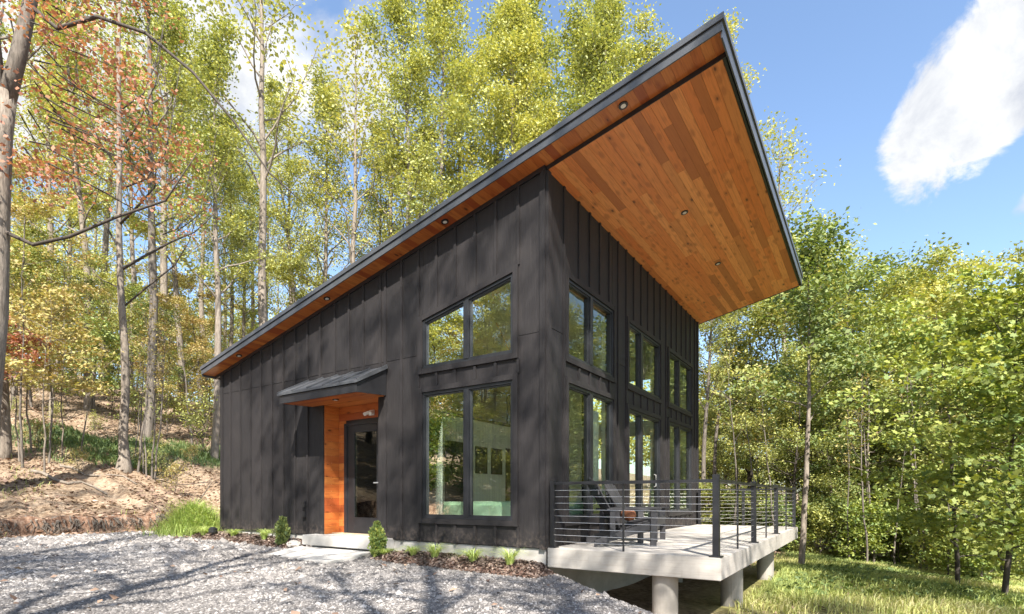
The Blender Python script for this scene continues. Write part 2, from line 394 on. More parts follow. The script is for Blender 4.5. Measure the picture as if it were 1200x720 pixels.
def lawn_w(X, Y):      # right-hand lawn, and grassy strip on the hillside
    r = sst(X + .5 * Y, -.6, 1.1) * (1 - sst(X, 17.5 + 2 * vnoise(X, Y, .3, 9), 20.5)) * sst(Y, -13.5, -10.5) * (1 - sst(Y, -2.4, -.8 + .0 * X))
    s = sst(Y + 1.6 * vnoise(X, Y, .35, 19), 18.2, 20) * (1 - sst(Y + 3 * vnoise(X, Y, .4, 18), 23.2, 25.5)) * sst(X, -2, 2) * (1 - sst(X, 14, 18)) * (.3 + .7 * sst(vnoise(X, Y, .8, 17), .2, .5))
    return r, s
lr, ls = lawn_w(GX, GY)
bankw = sst(GY, by_ - .2, by_ + .05) * (1 - sst(GY, by_ + .35, by_ + .9)) * sst(-GX, -1.6, -.4)
attr(gme, 'gravel', grav); attr(gme, 'grass', np.maximum(lr, ls)); attr(gme, 'bank', bankw)
m, t = mat('ground_soil')
def A(nm):
    a = t.node('ShaderNodeAttribute'); a.attribute_name = nm; return a.outputs['Fac']
n1 = t.noise(t.pos, 1.3, 8, .65); n2 = t.noise(t.pos, 9, 8, .7); n3 = t.noise(t.pos, 45, 5, .7)
soil = t.ramp(n2, [(.32, (.085, .053, .034)), (.5, (.23, .165, .11)), (.68, (.42, .33, .235))])
soil = t.mix(t.math('MULTIPLY', t.smooth(n1, .45, .65), .4), soil, (.45, .35, .26, 1))
grs = t.ramp(n2, [(.3, (.11, .10, .04)), (.55, (.22, .22, .07)), (.75, (.34, .29, .13))])
gr = t.ramp(n3, [(.3, (.07, .064, .06)), (.5, (.165, .15, .141)), (.68, (.29, .267, .247))])
bk = t.ramp(t.noise(t.mapping(t.pos, scale=(1.3, 1, .8)), 5, 8, .75), [(.4, (.05, .026, .017)), (.52, (.20, .12, .08)), (.7, (.44, .32, .23))])  # bank earth; the dark end paints in the shade of its undercut
c = t.mix(A('grass'), soil, grs); c = t.mix(A('bank'), c, bk)
gm = t.smooth(t.math('ADD', A('gravel'), t.math('MULTIPLY', t.math('SUBTRACT', n2, .5), .7)), .35, .6)
c = t.mix(gm, c, gr)
t.link(c, t.p.inputs['Base Color']); t.p.inputs['Roughness'].default_value = .95; t.p.inputs['Specular IOR Level'].default_value = .15
bump(t, t.math('ADD', n2, t.math('MULTIPLY', n3, .5)), .9, .04)
gme.materials.append(m)
ground = tag(link('ground', gme), kind='structure')

# ------------------------------------------------------------------ gravel, litter, grass (stuff)
def scatter(n, x0, x1, y0, y1, keep):
    X = rng.uniform(x0, x1, n); Y = rng.uniform(y0, y1, n); k = rng.uniform(0, 1, n) < keep(X, Y); return X[k], Y[k]
def in_house(X, Y, m_=0.0): return (X > -m_) & (X < 8.3 + m_) & (Y > -m_) & (Y < 8.85 + m_)
def gravel_keep(X, Y):
    dx = X - CAM[0]; dy = Y - CAM[1]; dep = dx * FWD[0] + dy * FWD[1]; lat = dx * RIGHT[0] + dy * RIGHT[1]
    vis = (dep > 4.0) & (np.abs(lat) < dep * 1.02 + .3)
    k = (edge_e(X, Y) < .5) & (Y < bank_y(X) - .4) & vis & ~in_house(X, Y, .05)
    bed = (X > -.68) & (Y < 2.95) & (Y > -.2)
    path = (X > -1.35) & (Y > 3.25) & (Y < 5.3)
    return np.where(k & ~bed & ~path, np.clip((9.5 / np.maximum(dep, 1)) ** 2, .12, 1), 0)
gx, gy = scatter(520000, -9, 2.5, -4.5, 12, gravel_keep)
n = len(gx); dep = (gx - CAM[0]) * FWD[0] + (gy - CAM[1]) * FWD[1]
sz = rng.lognormal(math.log(.0082), .5, n) * np.clip(dep / 6.0, .9, 2.0)
octa = np.array([(1, 0, -.2), (0, 1, -.2), (-1, 0, -.2), (0, -1, -.2), (0, 0, .8)], float)
vv = octa[None] * (1 + rng.uniform(-.35, .35, (n, 5, 1))) + rng.uniform(-.25, .25, (n, 5, 3))
a = rng.uniform(0, 6.28, n); ca, sa = np.cos(a), np.sin(a)
vx = vv[..., 0] * ca[:, None] - vv[..., 1] * sa[:, None]; vy = vv[..., 0] * sa[:, None] + vv[..., 1] * ca[:, None]
vv = np.stack([vx, vy, vv[..., 2]], -1) * sz[:, None, None] * np.array([1.15, 1, .75])
vv += np.stack([gx, gy, H(gx, gy) + sz * .25], -1)[:, None]
of = np.array([(0, 1, 4), (1, 2, 4), (2, 3, 4), (3, 0, 4)])
print('stones', n)
ff = (np.arange(n)[:, None, None] * 5 + of[None]).reshape(-1, 3)
tag(link('driveway_gravel', indexed_mesh('driveway_gravel', vv.reshape(-1, 3), ff, 'gravel_stone', np.repeat(np.clip(rng.beta(2, 2.3, n) + .55 * (vnoise(gx * .5 + gy * .3, gy * .3 - gx * .2, 1.1, 41) - .5), 0, 1), 4))),
    'loose grey crushed stone covering the driveway in front of the cabin', 'gravel', kind='stuff')

def flat_leaves(X, Y, size, tilt=.5, lift=.012, zfun=H):
    n = len(X); a = rng.uniform(0, 6.28, n); s_ = size * np.clip(rng.lognormal(0, .38, n), .4, 2.2)
    nrm = np.stack([rng.normal(0, tilt, n), rng.normal(0, tilt, n), np.ones(n)], -1); nrm /= np.linalg.norm(nrm, axis=1)[:, None]
    u = np.stack([np.cos(a), np.sin(a), np.zeros(n)], -1); u -= nrm * (u * nrm).sum(1)[:, None]; u /= np.linalg.norm(u, axis=1)[:, None]
    v = np.cross(nrm, u); c_ = np.stack([X, Y, zfun(X, Y) + lift + s_ * .25 * rng.uniform(0, 1, n)], -1)
    L = np.stack([c_ - u * s_[:, None] * .6, c_ + v * s_[:, None] * .38 + nrm * s_[:, None] * .12, c_ + u * s_[:, None] * .6, c_ - v * s_[:, None] * .38 + nrm * s_[:, None] * .1], 1)
    return L.reshape(-1, 3)
def litter_keep(X, Y):
    dx = X - CAM[0]; dy = Y - CAM[1]; dep = dx * FWD[0] + dy * FWD[1]; lat = dx * RIGHT[0] + dy * RIGHT[1]
    vis = (dep > 4) & (np.abs(lat) < dep * 1.02 + 1)
    hill = (Y > bank_y(X) - .55)
    lr_, ls_ = lawn_w(X, Y)
    wood = (edge_e(X, Y) > 1.6) & ((Y < -2.6) | (X > 8.4))
    return np.where(vis & (hill | wood), np.where(hill, 1, .45) * (1 - .93 * np.maximum(lr_, ls_)) * np.clip(16 / np.maximum(dep, 1), .15, 1), 0)
lx, ly = scatter(190000, -9, 26, -10, 40, lambda X, Y: litter_keep(X, Y) * (.25 + .75 * sst(vnoise(X, Y, 1.1, 44), .25, .6)))
tag(link('leaf_litter', faces_mesh('leaf_litter', flat_leaves(lx, ly, .066), 4, np.clip(rng.beta(2, 2, len(lx)) * .7 + .45 * vnoise(lx, ly, .8, 45) - .05, 0, 1), 'litter')), 'dry brown fallen leaves covering the woodland floor and bank', 'leaves', kind='stuff')
gl_x, gl_y = scatter(1300, -8, 2, -4, 12, lambda X, Y: np.where(gravel_keep(X, Y) > 0, .30, 0))
tag(link('stray_leaves', faces_mesh('stray_leaves', flat_leaves(gl_x, gl_y, .06, .4, .02), 4, rng.beta(2, 2, len(gl_x)), 'litter')), 'a few dry leaves blown onto the grey gravel drive', 'leaves', kind='stuff')

def blades(X, Y, h, wd, lean, Z=None, segs=2):
    """curved grass blades: quad + tip as two quads (tip narrow)"""
    n = len(X); Z = H(X, Y) if Z is None else Z
    a = rng.uniform(0, 6.28, n); h = h * rng.uniform(.5, 1.3, n); l = lean * rng.uniform(.2, 1.3, n) * h
    d = np.stack([np.cos(a), np.sin(a), 0 * a], -1); p = np.stack([-np.sin(a + .6), np.cos(a + .6), 0 * a], -1) * (wd * rng.uniform(.6, 1.3, n))[:, None] / 2
    b0 = np.stack([X, Y, Z - .01], -1); b1 = b0 + d * (l * .3)[:, None] + np.stack([0 * h, 0 * h, h * .6], -1); b2 = b0 + d * l[:, None] + np.stack([0 * h, 0 * h, h * (1 - .25 * lean)], -1)
    q1 = np.stack([b0 - p, b0 + p, b1 + p * .8, b1 - p * .8], 1); q2 = np.stack([b1 - p * .8, b1 + p * .8, b2 + p * .12, b2 - p * .12], 1)
    return np.concatenate([q1, q2], 1).reshape(-1, 3), n
def lawn_keep(X, Y):
    lr_, _ = lawn_w(X, Y); return lr_ ** 1.5 * (.35 + .65 * sst(vnoise(X, Y, .9, 12), .25, .6)) * np.where(in_house(X, Y, 0) | ((X < 8.2) & (Y > -2.2)), 0, 1)
gx, gy = scatter(170000, 1, 22, -13.5, -1, lawn_keep)
v_, n = blades(gx, gy, .17, .016, .7)
sel = sst(vnoise(gx, gy, .5, 14), .35, .75)
tag(link('lawn_grass', faces_mesh('lawn_grass', v_, 4, np.repeat(np.clip(rng.beta(2, 2, n) * .6 + .45 * sel, 0, 1), 2), 'grass_bright')), 'rough sunlit yellow-green grass growing below the deck', 'grass', kind='stuff')
gx, gy = scatter(60000, 1, 20, -13.5, -2.4, lambda X, Y: lawn_keep(X, Y) * (1 - sst(vnoise(X, Y, .5, 14), .3, .6)))
tag(link('clover', faces_mesh('clover', flat_leaves(gx, gy, .075, .6, .06), 4, rng.beta(2, 2, len(gx)), 'grass_deep')), 'low dark green weeds mixed into the grass below the deck', 'weeds', kind='stuff')
gx, gy = scatter(60000, -4, 18, 17, 26.5, lambda X, Y: lawn_w(X, Y)[1])
v_, n = blades(gx, gy, .24, .03, .6)
tag(link('hillside_grass', faces_mesh('hillside_grass', v_, 4, np.repeat(rng.beta(2, 2, n) * .5 + .5 * vnoise(gx, gy, .7, 16), 2), 'grass_deep')), 'green grassy strip running across the wooded slope', 'grass', kind='stuff')
gx, gy = scatter(5000, -6, 3, 11.4, 17, lambda X, Y: .35 * sst(vnoise(X, Y, .9, 21), .62, .8))
v_, n = blades(gx, gy, .16, .012, .7)
tag(link('bank_grass', faces_mesh('bank_grass', v_, 4, np.repeat(rng.beta(3, 2, n), 2), 'grass_bright')), 'thin dry grass scattered over the earth bank', 'grass', kind='stuff')

# ------------------------------------------------------------------ the cabin
ZS, SL, W, L = 5.487, .2162, 8.23, 8.80
def roofz(y): return ZS - SL * y
cabin = empty('cabin', 'black board and batten cabin with steep single-slope roof and cedar soffits', 'house', (0, 0, 0))
def wp(wall, s, z, o):  # o = outward distance from the wall face
    return (-o, s, z) if wall == 'A' else (s, -o, z)
def prism(mb, wall, s0, s1, zl0, zl1, zh0, zh1, o0, o1):
    """block on a wall from s0..s1, lower edge zl0->zl1, upper edge zh0->zh1, from depth o0 to o1 (outward)"""
    mb.hexa([wp(wall, s0, zl0, o0), wp(wall, s1, zl1, o0), wp(wall, s1, zl1, o1), wp(wall, s0, zl0, o1),
             wp(wall, s0, zh0, o0), wp(wall, s1, zh1, o0), wp(wall, s1, zh1, o1), wp(wall, s0, zh0, o1)])
    return mb
# openings: s0, s1, zlo, (zhi at s0, zhi at s1)
LT = 2.50
openA = [(.55, 2.40, .37, (LT, LT)), (.55, 2.40, 2.90, (4.12, 4.12 - SL * 1.85 + .0)), (3.50, 5.05, -.05, (2.54, 2.54))]
openB = [(.60, 2.38, .37, (LT, LT)), (.60, 2.38, 2.90, (4.12, 4.12)),
         (3.12, 5.02, .02, (2.45, 2.45)), (3.12, 5.02, 2.90, (4.12, 4.12)),
         (5.64, 7.56, .37, (LT, LT)), (5.64, 7.56, 2.90, (4.12, 4.12))]
battA = [.045, .466, .885, 1.285, 1.69, 2.09, 2.50, 2.90, 3.30, 3.43] + [5.13 + .407 * k for k in range(9)] + [8.76]
battA += [3.88, 4.28, 4.69]
battB = [.03, .50] + [.60 + .405 * k for k in range(1, 19)] + [8.19]
battA.sort(); battB.sort()
def lin(zz, s0, s1, s): return zz[0] + (zz[1] - zz[0]) * (s - s0) / (s1 - s0)
def intervals(wall, s0, s1, openings, zbot, ztop):
    mid = (s0 + s1) / 2; blocks = sorted([(o[2], o) for o in openings if o[0] - 1e-4 <= mid <= o[1] + 1e-4], key=lambda q: q[0])
    res = []; lo = (zbot, zbot)
    for _, o in blocks:
        if o[2] > lo[0] + .03: res.append((lo, (o[2], o[2])))
        lo = (lin(o[3], o[0], o[1], s0), lin(o[3], o[0], o[1], s1))
    res.append((lo, (ztop(s0), ztop(s1)))); return res
def build_wall(wall, length, openings, batts, ztop, seam):
    root = link('side_wall' if wall == 'A' else 'front_wall', bpy.data.meshes.new('core'), 'siding', cabin)
    # structural core
    cuts = sorted(set([0.004, length] + [o[0] for o in openings] + [o[1] for o in openings]))
    mb = MB()
    for a_, b_ in zip(cuts[:-1], cuts[1:]):
        for lo, hi in intervals(wall, a_, b_, openings, 0.0, ztop):
            prism(mb, wall, a_ + (.16 if (wall == 'B' and a_ < .01) else 0), b_, lo[0], lo[1], hi[0], hi[1], -.16, -.002)
    root.data = mb.mesh(root.name); root.data.materials.append(M['siding'])
    cuts = sorted(set([round(x, 4) for x in [-.02, length + .0] + batts + [o[0] for o in openings] + [o[1] for o in openings]]))
    cuts = [c_ for i, c_ in enumerate(cuts) if i == 0 or c_ - cuts[i - 1] > .02]
    for a_, b_ in zip(cuts[:-1], cuts[1:]):
        for lo, hi in intervals(wall, a_, b_, openings, -.02, ztop):
            g_ = .0015
            parts = [(lo, hi)]
            if lo[0] < seam - .1 and min(hi) > seam + .1: parts = [(lo, (seam - .004, seam - .004)), ((seam + .004, seam + .004), hi)]
            for j, (l_, h_) in enumerate(parts):
                o1 = .018 + (.002 if j else 0) + random.uniform(-.0012, .0012)
                prism(MB(), wall, a_ + g_, b_ - g_, l_[0], l_[1], h_[0], h_[1], 0, o1)
                pm = MB(); prism(pm, wall, a_ + g_, b_ - g_, l_[0], l_[1], h_[0], h_[1], 0, o1); pm.build('siding_panel', 'siding', root)
    for s in batts:
        hw = .024 if 0.1 < s < length - .1 else .05
        if s < .1: hw = .045
        a_, b_ = s - hw, s + hw
        blocked = [o for o in openings if o[0] - .09 < s < o[1] + .09]
        zs_ = [-.03]
        segs = []; lo = -.035
        for o in sorted(blocked, key=lambda q: q[2]):
            if o[2] - .09 > lo + .05: segs.append((lo, lo, o[2] - .092, o[2] - .092))
            so_ = min(max(s, o[0]), o[1]); lo = lin(o[3], o[0], o[1], so_) + .092
        sl = (ztop(b_) - ztop(a_)) / (b_ - a_)
        slo = 0 if lo < 3.0 or wall == 'B' else -SL * hw
        segs.append((lo - slo if lo > 3 else lo, lo + slo if lo > 3 else lo, ztop(a_), ztop(b_)))
        for q in segs:
            pm = MB(); prism(pm, wall, a_, b_, q[0], q[1], q[2] - .003, q[3] - .003, .001, .045); pm.build('batten', 'siding', root)
    return root
wallA = build_wall('A', L, openA, battA, lambda s: roofz(s) - .002, 3.15)
wallB = build_wall('B', W, openB, battB, lambda s: roofz(0) - .004, 3.22)
# far walls (windows added to brighten the rooms and open a view through)
FO = [(1.0, 3.4, .4, 2.5), (1.0, 3.4, 2.9, 4.1), (5.4, 7.2, .9, 2.4)]
def far_blocks(x0, x1, ya, yb_, zb, zoff):
    mb = MB(); cuts = sorted(set([ya, yb_, 1.0, 3.4, 5.4, 7.2]))
    for a_, b_ in zip(cuts[:-1], cuts[1:]):
        lo = zb; m_ = (a_ + b_) / 2
        for o in [q for q in FO if q[0] < m_ < q[1]]:
            mb.box(x0, x1, a_, b_, lo, o[2]); lo = o[3]
        mb.hexa([(x0, a_, lo), (x1, a_, lo), (x1, b_, lo), (x0, b_, lo), (x0, a_, roofz(a_) - zoff), (x1, a_, roofz(a_) - zoff), (x1, b_, roofz(b_) - zoff), (x0, b_, roofz(b_) - zoff)])
    return mb
far_blocks(W - .16, W, .17, L, 0, .01).build('far_wall', 'siding', cabin)
for o in FO:
    mb = MB(); x0, x1 = W - .13, W - .03; t_ = .05
    for ya, yb_ in ((o[0], o[0] + t_), (o[1] - t_, o[1]), ((o[0] + o[1]) / 2 - .04, (o[0] + o[1]) / 2 + .04)): mb.box(x0, x1, ya + .001, yb_ - .001, o[2] + .002, o[3] - .002)
    fr_ = mb.build('window', 'window_frame', cabin)
    for ya, yb_ in ((o[0] + t_, (o[0] + o[1]) / 2 - .04), ((o[0] + o[1]) / 2 + .04, o[1] - t_)):
        gm_ = bpy.data.meshes.new('glass'); gm_.from_pydata([(W - .08, ya, o[2]), (W - .08, yb_, o[2]), (W - .08, yb_, o[3]), (W - .08, ya, o[3])], [], [(0, 1, 2, 3)]); link('glass', gm_, 'window_glass', fr_)
mb = MB(); mb.box(.17, W - .17, L - .16, L - .001, 0, roofz(L) - .02).build('back_wall', 'siding', cabin)
# inner linings
far_blocks(W - .20, W - .165, .2, L - .18, .02, .03).build('interior_wall', 'drywall', cabin)
def lining(wall, openings, length, ztop):
    cuts = sorted(set([.17, length - .18] + [o[0] for o in openings] + [o[1] for o in openings])); mb = MB()
    for a_, b_ in zip(cuts[:-1], cuts[1:]):
        for lo, hi in intervals(wall, a_, b_, openings, .02, ztop): prism(mb, wall, a_, b_, lo[0], lo[1], hi[0] - .03, hi[1] - .03, -.185, -.163)
    return mb.build('interior_wall', 'drywall', cabin)
lining('A', openA, L, roofz); lining('B', openB, W, lambda s: roofz(0))
MB().hexa([(.17, .19, roofz(.19) - .03), (W - .2, .19, roofz(.19) - .03), (W - .2, L - .2, roofz(L - .2) - .03), (.17, L - .2, roofz(L - .2) - .03),
           (.17, .19, roofz(.19) - .008), (W - .2, .19, roofz(.19) - .008), (W - .2, L - .2, roofz(L - .2) - .008), (.17, L - .2, roofz(L - .2) - .008)]).build('ceiling', 'drywall', cabin)
MB().box(.17, W - .2, .19, L - .2, -.05, .02).build('floor', 'oak_floor', cabin)
# partition parallel to the glazed front, loft edge on top
PY = 4.6
MB().box(.9, W - .21, PY, PY + .12, .022, 2.72).build('partition', 'ribbed_panel', cabin)
MB().box(.88, W - .21, PY - .05, PY + .2, 2.722, 2.80).build('loft_edge', 'window_frame', cabin)
mb = MB()
for x_ in (1.0, 2.6, 4.2, 5.8, 7.4): mb.box(x_, x_ + .03, PY, PY + .03, 2.802, 3.62)
for k in range(5): mb.box(1.03, 7.4, PY + .008, PY + .016, 2.95 + .15 * k, 2.958 + .15 * k)
mb.box(.98, 7.46, PY - .01, PY + .04, 3.622, 3.66); mb.build('loft_railing', 'window_frame', cabin)
for (x0, x1) in ((3.1, 3.95), (5.7, 6.55)):
    mb = MB(); mb.box(x0, x1, PY - .035, PY - .002, .022, 2.1).build('interior_door', 'window_frame', cabin)

# foundation
mb = MB(); mb.box(.012, W - .01, .012, L - .012, -1.6, -.036); mb.build('foundation', 'concrete', cabin)
# glazing units
def window(wall, s0, s1, zlo, zh, mull, door=False):
    """opening -> 'window' (outer casing mesh) with sash, mullion, glass children"""
    h0, h1 = zh; tw = .085; mb = MB()
    nm = 'patio_door' if door else 'window'
    sl = (h1 - h0) / (s1 - s0)
    hh = lambda s: h0 + sl * (s - s0)
    # casing boards, butted
    o0, o1 = .003, .062
    prism(mb, wall, s0 - tw, s0, zlo - (0 if door else tw), zlo - (0 if door else tw), hh(s0 - tw) + tw, h0 + tw, o0, o1)
    prism(mb, wall, s1, s1 + tw, zlo - (0 if door else tw), zlo - (0 if door else tw), h1 + tw, hh(s1 + tw) + tw, o0, o1)
    prism(mb, wall, s0 + .001, s1 - .001, h0, h1, h0 + tw, h1 + tw, o0, o1 - .003)
    if not door: prism(mb, wall, s0 + .001, s1 - .001, zlo - tw, zlo - tw, zlo, zlo, o0, o1 - .003)
    root = mb.build(nm, 'siding', cabin)
    f = .045; mb = MB()
    prism(mb, wall, s0 + .002, s0 + f, zlo + .002, zlo + .002, hh(s0) - .002, hh(s0 + f) - .002, -.10, .035)
    prism(mb, wall, s1 - f, s1 - .002, zlo + .002, zlo + .002, hh(s1 - f) - .002, h1 - .002, -.10, .035)
    prism(mb, wall, s0 + f + .001, s1 - f - .001, zlo + .002, zlo + .002, zlo + f + (.06 if door else 0), zlo + f + (.06 if door else 0), -.10, .033)
    prism(mb, wall, s0 + f + .001, s1 - f - .001, hh(s0 + f) - f, hh(s1 - f) - f, hh(s0 + f) - .003, hh(s1 - f) - .003, -.10, .033)
    mb.build('frame', 'window_frame', root)
    zb = zlo + f + (.06 if door else 0)
    mb = MB(); prism(mb, wall, mull - .05, mull + .05, zb + .001, zb + .001, hh(mull - .05) - f - .001, hh(mull + .05) - f - .001, -.09, .042); mb.build('mullion', 'window_frame', root)
    for a_, b_ in ((s0 + f, mull - .05), (mull + .05, s1 - f)):
        mb = MB(); g_ = .022; c0 = hh(a_) - f; c1 = hh(b_) - f
        prism(mb, wall, a_ + .001, a_ + g_, zb + .001, zb + .001, c0 - .002, hh(a_ + g_) - f - .002, -.05, .016)
        prism(mb, wall, b_ - g_, b_ - .001, zb + .001, zb + .001, hh(b_ - g_) - f - .002, c1 - .002, -.05, .016)
        prism(mb, wall, a_ + g_ + .001, b_ - g_ - .001, zb + .001, zb + .001, zb + g_, zb + g_, -.05, .014)
        prism(mb, wall, a_ + g_ + .001, b_ - g_ - .001, hh(a_ + g_) - f - g_, hh(b_ - g_) - f - g_, hh(a_ + g_) - f - .003, hh(b_ - g_) - f - .003, -.05, .014)
        mb.build('sash', 'window_frame', root)
        gmesh = bpy.data.meshes.new('glass')
        pts = [wp(wall, a_ + g_, zb + g_, -.02), wp(wall, b_ - g_, zb + g_, -.02), wp(wall, b_ - g_, hh(b_ - g_) - f - g_, -.02), wp(wall, a_ + g_, hh(a_ + g_) - f - g_, -.02)]
        gmesh.from_pydata(pts, [], [(0, 1, 2, 3)]); link('glass', gmesh, 'window_glass', root)
    # drywall return inside
    mb = MB(); prism(mb, wall, s0 + .003, s0 + .02, zlo + .004, zlo + .004, hh(s0) - .01, hh(s0 + .02) - .01, -.184, -.102)
    prism(mb, wall, s1 - .02, s1 - .003, zlo + .004, zlo + .004, hh(s1 - .02) - .01, h1 - .01, -.184, -.102)
    mb.build('reveal', 'drywall', root)
    return root
window('A', .55, 2.40, .37, (LT, LT), 1.46); window('A', .55, 2.40, 2.90, openA[1][3], 1.46)
for s0, s1, ml in ((.60, 2.38, 1.46), (3.12, 5.02, 3.86), (5.64, 7.56, 6.48)):
    window('B', s0, s1, 2.90, (4.12, 4.12), ml)
    if s0 != 3.12: window('B', s0, s1, .37, (LT, LT), ml)
pd = window('B', 3.12, 5.02, .02, (2.45, 2.45), 3.86, door=True)
mb = MB(); mb.tube([(4.62, -.03, .95), (4.62, -.075, .97), (4.62, -.075, 1.20), (4.62, -.03, 1.22)], .011, 8); mb.build('handle', 'steel_cable', pd)

# entry alcove: cedar boards, door, header
AL0, AL1, AD, AH = 3.50, 5.05, .34, 2.54
alc = MB(); alc.box(AD + .012, AD + .05, AL0 - .02, AL1 + .02, 0, AH + .01); alcove = alc.build('entry_alcove', 'window_frame', cabin)
z = .0; k = 0
while z < AH - .01:      # left jamb, horizontal cedar boards
    z2 = min(z + .141, AH - .004)
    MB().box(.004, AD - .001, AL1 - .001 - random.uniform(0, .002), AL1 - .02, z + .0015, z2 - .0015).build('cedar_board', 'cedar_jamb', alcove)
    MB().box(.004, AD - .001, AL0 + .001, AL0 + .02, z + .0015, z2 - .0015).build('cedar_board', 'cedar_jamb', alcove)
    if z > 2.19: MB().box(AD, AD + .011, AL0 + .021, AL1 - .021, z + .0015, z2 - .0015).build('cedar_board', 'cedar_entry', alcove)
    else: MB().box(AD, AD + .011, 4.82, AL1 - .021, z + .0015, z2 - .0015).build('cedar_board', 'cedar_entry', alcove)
    z += .141
# the door itself
mb = MB(); mb.box(AD - .05, AD + .011, 3.62, 3.70, .03, 2.14); mb.box(AD - .05, AD + .011, 4.735, 4.815, .03, 2.14); mb.box(AD - .05, AD + .011, 3.62, 4.815, 2.142, 2.19); mb.box(AD - .06, AD + .011, 3.62, 4.815, .0, .028)
dfr = mb.build('door_frame', 'window_frame', alcove)
mb = MB(); mb.box(AD - .03, AD + .008, 4.53, 4.733, .03, 2.14); mb.box(AD - .03, AD + .008, 3.702, 3.90, .03, 2.14); mb.box(AD - .03, AD + .008, 3.902, 4.528, .03, .33); mb.box(AD - .03, AD + .008, 3.902, 4.528, 2.0, 2.14)
dr = mb.build('entry_door', 'black_metal', cabin)
MB().box(AD - .012, AD - .002, 3.902, 4.528, .332, 1.998).build('glass', 'window_glass', dr)
MB().box(AD + .02, AD + .04, 3.6, 4.8, .03, 2.14)
mb = MB(); mb.tube([(AD - .03, 3.80, 1.0), (AD - .085, 3.80, 1.0), (AD - .085, 3.92, 1.0)], .012, 8); mb.build('handle', 'steel_cable', dr)
# wall light above the door: floodlight
fl = MB(); fl.box(AD - .04, AD - .001, 3.98, 4.12, 2.30, 2.40); fl.beam((AD - .04, 4.0, 2.36), (AD - .13, 3.97, 2.32), .06, .06); fl.beam((AD - .04, 4.1, 2.36), (AD - .13, 4.15, 2.31), .06, .06)
light = fl.build('floodlight', 'lamp_glass', None, bevel=.008); tag(light, 'small white floodlight fixed above the entry door', 'lamp')

# entry canopy
canopy = empty('entry_canopy', 'small black metal canopy with cedar underside over the entry door', 'canopy', (0, 4.3, 2.5))
def ch(o): o.parent = canopy; o.matrix_parent_inverse = canopy.matrix_world.inverted(); return o
bpy.context.view_layer.update()
CX, CY0, CY1 = .72, 3.26, 5.43
def cpart(mb, name, m_):
    me = mb.mesh(name)
    for v in me.vertices: v.co.y -= 4.3; v.co.z -= 2.5
    return link(name, me, m_, canopy)
zo, zi = 2.66, 3.05
mb = MB(); mb.hexa([(-CX - .03, CY0 - .04, zo - .01), (-.05, CY0 - .04, zi - .03), (-.05, CY1 + .04, zi - .03), (-CX - .03, CY1 + .04, zo - .01), (-CX - .03, CY0 - .04, zo + .03), (-.05, CY0 - .04, zi + .01), (-.05, CY1 + .04, zi + .01), (-CX - .03, CY1 + .04, zo + .03)])
cpart(mb, 'roof_sheet', 'roof_metal')
for k in range(6):
    y_ = CY0 - .03 + k * (CY1 - CY0 + .06) / 5
    mb = MB(); mb.beam((-CX - .02, y_, zo + .045), (-.055, y_, zi + .026), .022, .028); cpart(mb, 'roof_seam', 'roof_metal')
mb = MB(); mb.box(-CX - .0, -CX + .03, CY0, CY1, 2.50, zo - .014); cpart(mb, 'fascia', 'black_metal')
for y_ in (CY0, CY1 - .03):
    mb = MB(); mb.hexa([(-CX + .031, y_, 2.502), (-.05, y_, 2.542), (-.05, y_ + .03, 2.542), (-CX + .031, y_ + .03, 2.502), (-CX + .031, y_, zo), (-.05, y_, zi - .04), (-.05, y_ + .03, zi - .04), (-CX + .031, y_ + .03, zo)]); cpart(mb, 'side_panel', 'black_metal')
nb = 6
for k in range(nb):
    x0 = -CX + .032 + k * (CX - .034) / nb; x1 = x0 + (CX - .034) / nb
    f = lambda x: 2.505 + .035 * (x + CX) / CX
    mb = MB(); mb.hexa([(x0 + .001, CY0 + .032, f(x0)), (x1 - .001, CY0 + .032, f(x1)), (x1 - .001, CY1 - .032, f(x1)), (x0 + .001, CY1 - .032, f(x0)), (x0 + .001, CY0 + .032, f(x0) + .015), (x1 - .001, CY0 + .032, f(x1) + .015), (x1 - .001, CY1 - .032, f(x1) + .015), (x0 + .001, CY1 - .032, f(x0) + .015)])
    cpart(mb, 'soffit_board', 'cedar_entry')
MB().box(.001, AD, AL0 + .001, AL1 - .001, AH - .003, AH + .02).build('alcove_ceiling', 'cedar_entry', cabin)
def puck(x, y, z, nrm, parent, name='recessed_light'):
    nrm = Vector(nrm).normalized(); c_ = Vector((x, y, z))
    o = MB().tube([c_ - nrm * .01, c_ + nrm * .012], [.062, .062], 20).build(name, 'black_metal', parent, smooth=False)
    MB().tube([c_ + nrm * .0125, c_ + nrm * .016], [.034, .034], 16).build('lens', 'lamp_glass', o)
    return o
q = puck(-.36, 4.25, 2.523, (0, 0, -1), cabin)
q.parent = canopy; q.location = (0, -4.3, -2.5)

# main roof
roofE = link('roof', bpy.data.meshes.new('roof'), 'roof_metal', cabin)
OX, YF, YB, XF = .34, -2.52, L + .28, W + .16
def rz(y, up=0): return ZS - SL * y + up
def slab(mb, x0, x1, y0, y1, lo, hi):
    return mb.hexa([(x0, y0, rz(y0, lo)), (x1, y0, rz(y0, lo)), (x1, y1, rz(y1, lo)), (x0, y1, rz(y1, lo)), (x0, y0, rz(y0, hi)), (x1, y0, rz(y0, hi)), (x1, y1, rz(y1, hi)), (x0, y1, rz(y1, hi))])
mb = slab(MB(), -OX + .02, XF - .02, YF + .02, YB - .02, .105, .21); roofE.data = mb.mesh('roof'); roofE.data.materials.append(M['roof_metal'])
mb = MB()                                           # framing above the main soffit, dark edge beside the side strip
slab(mb, .012, XF - .03, YF + .04, -.003, .018, .104); mb.build('soffit_frame', 'window_frame', roofE)
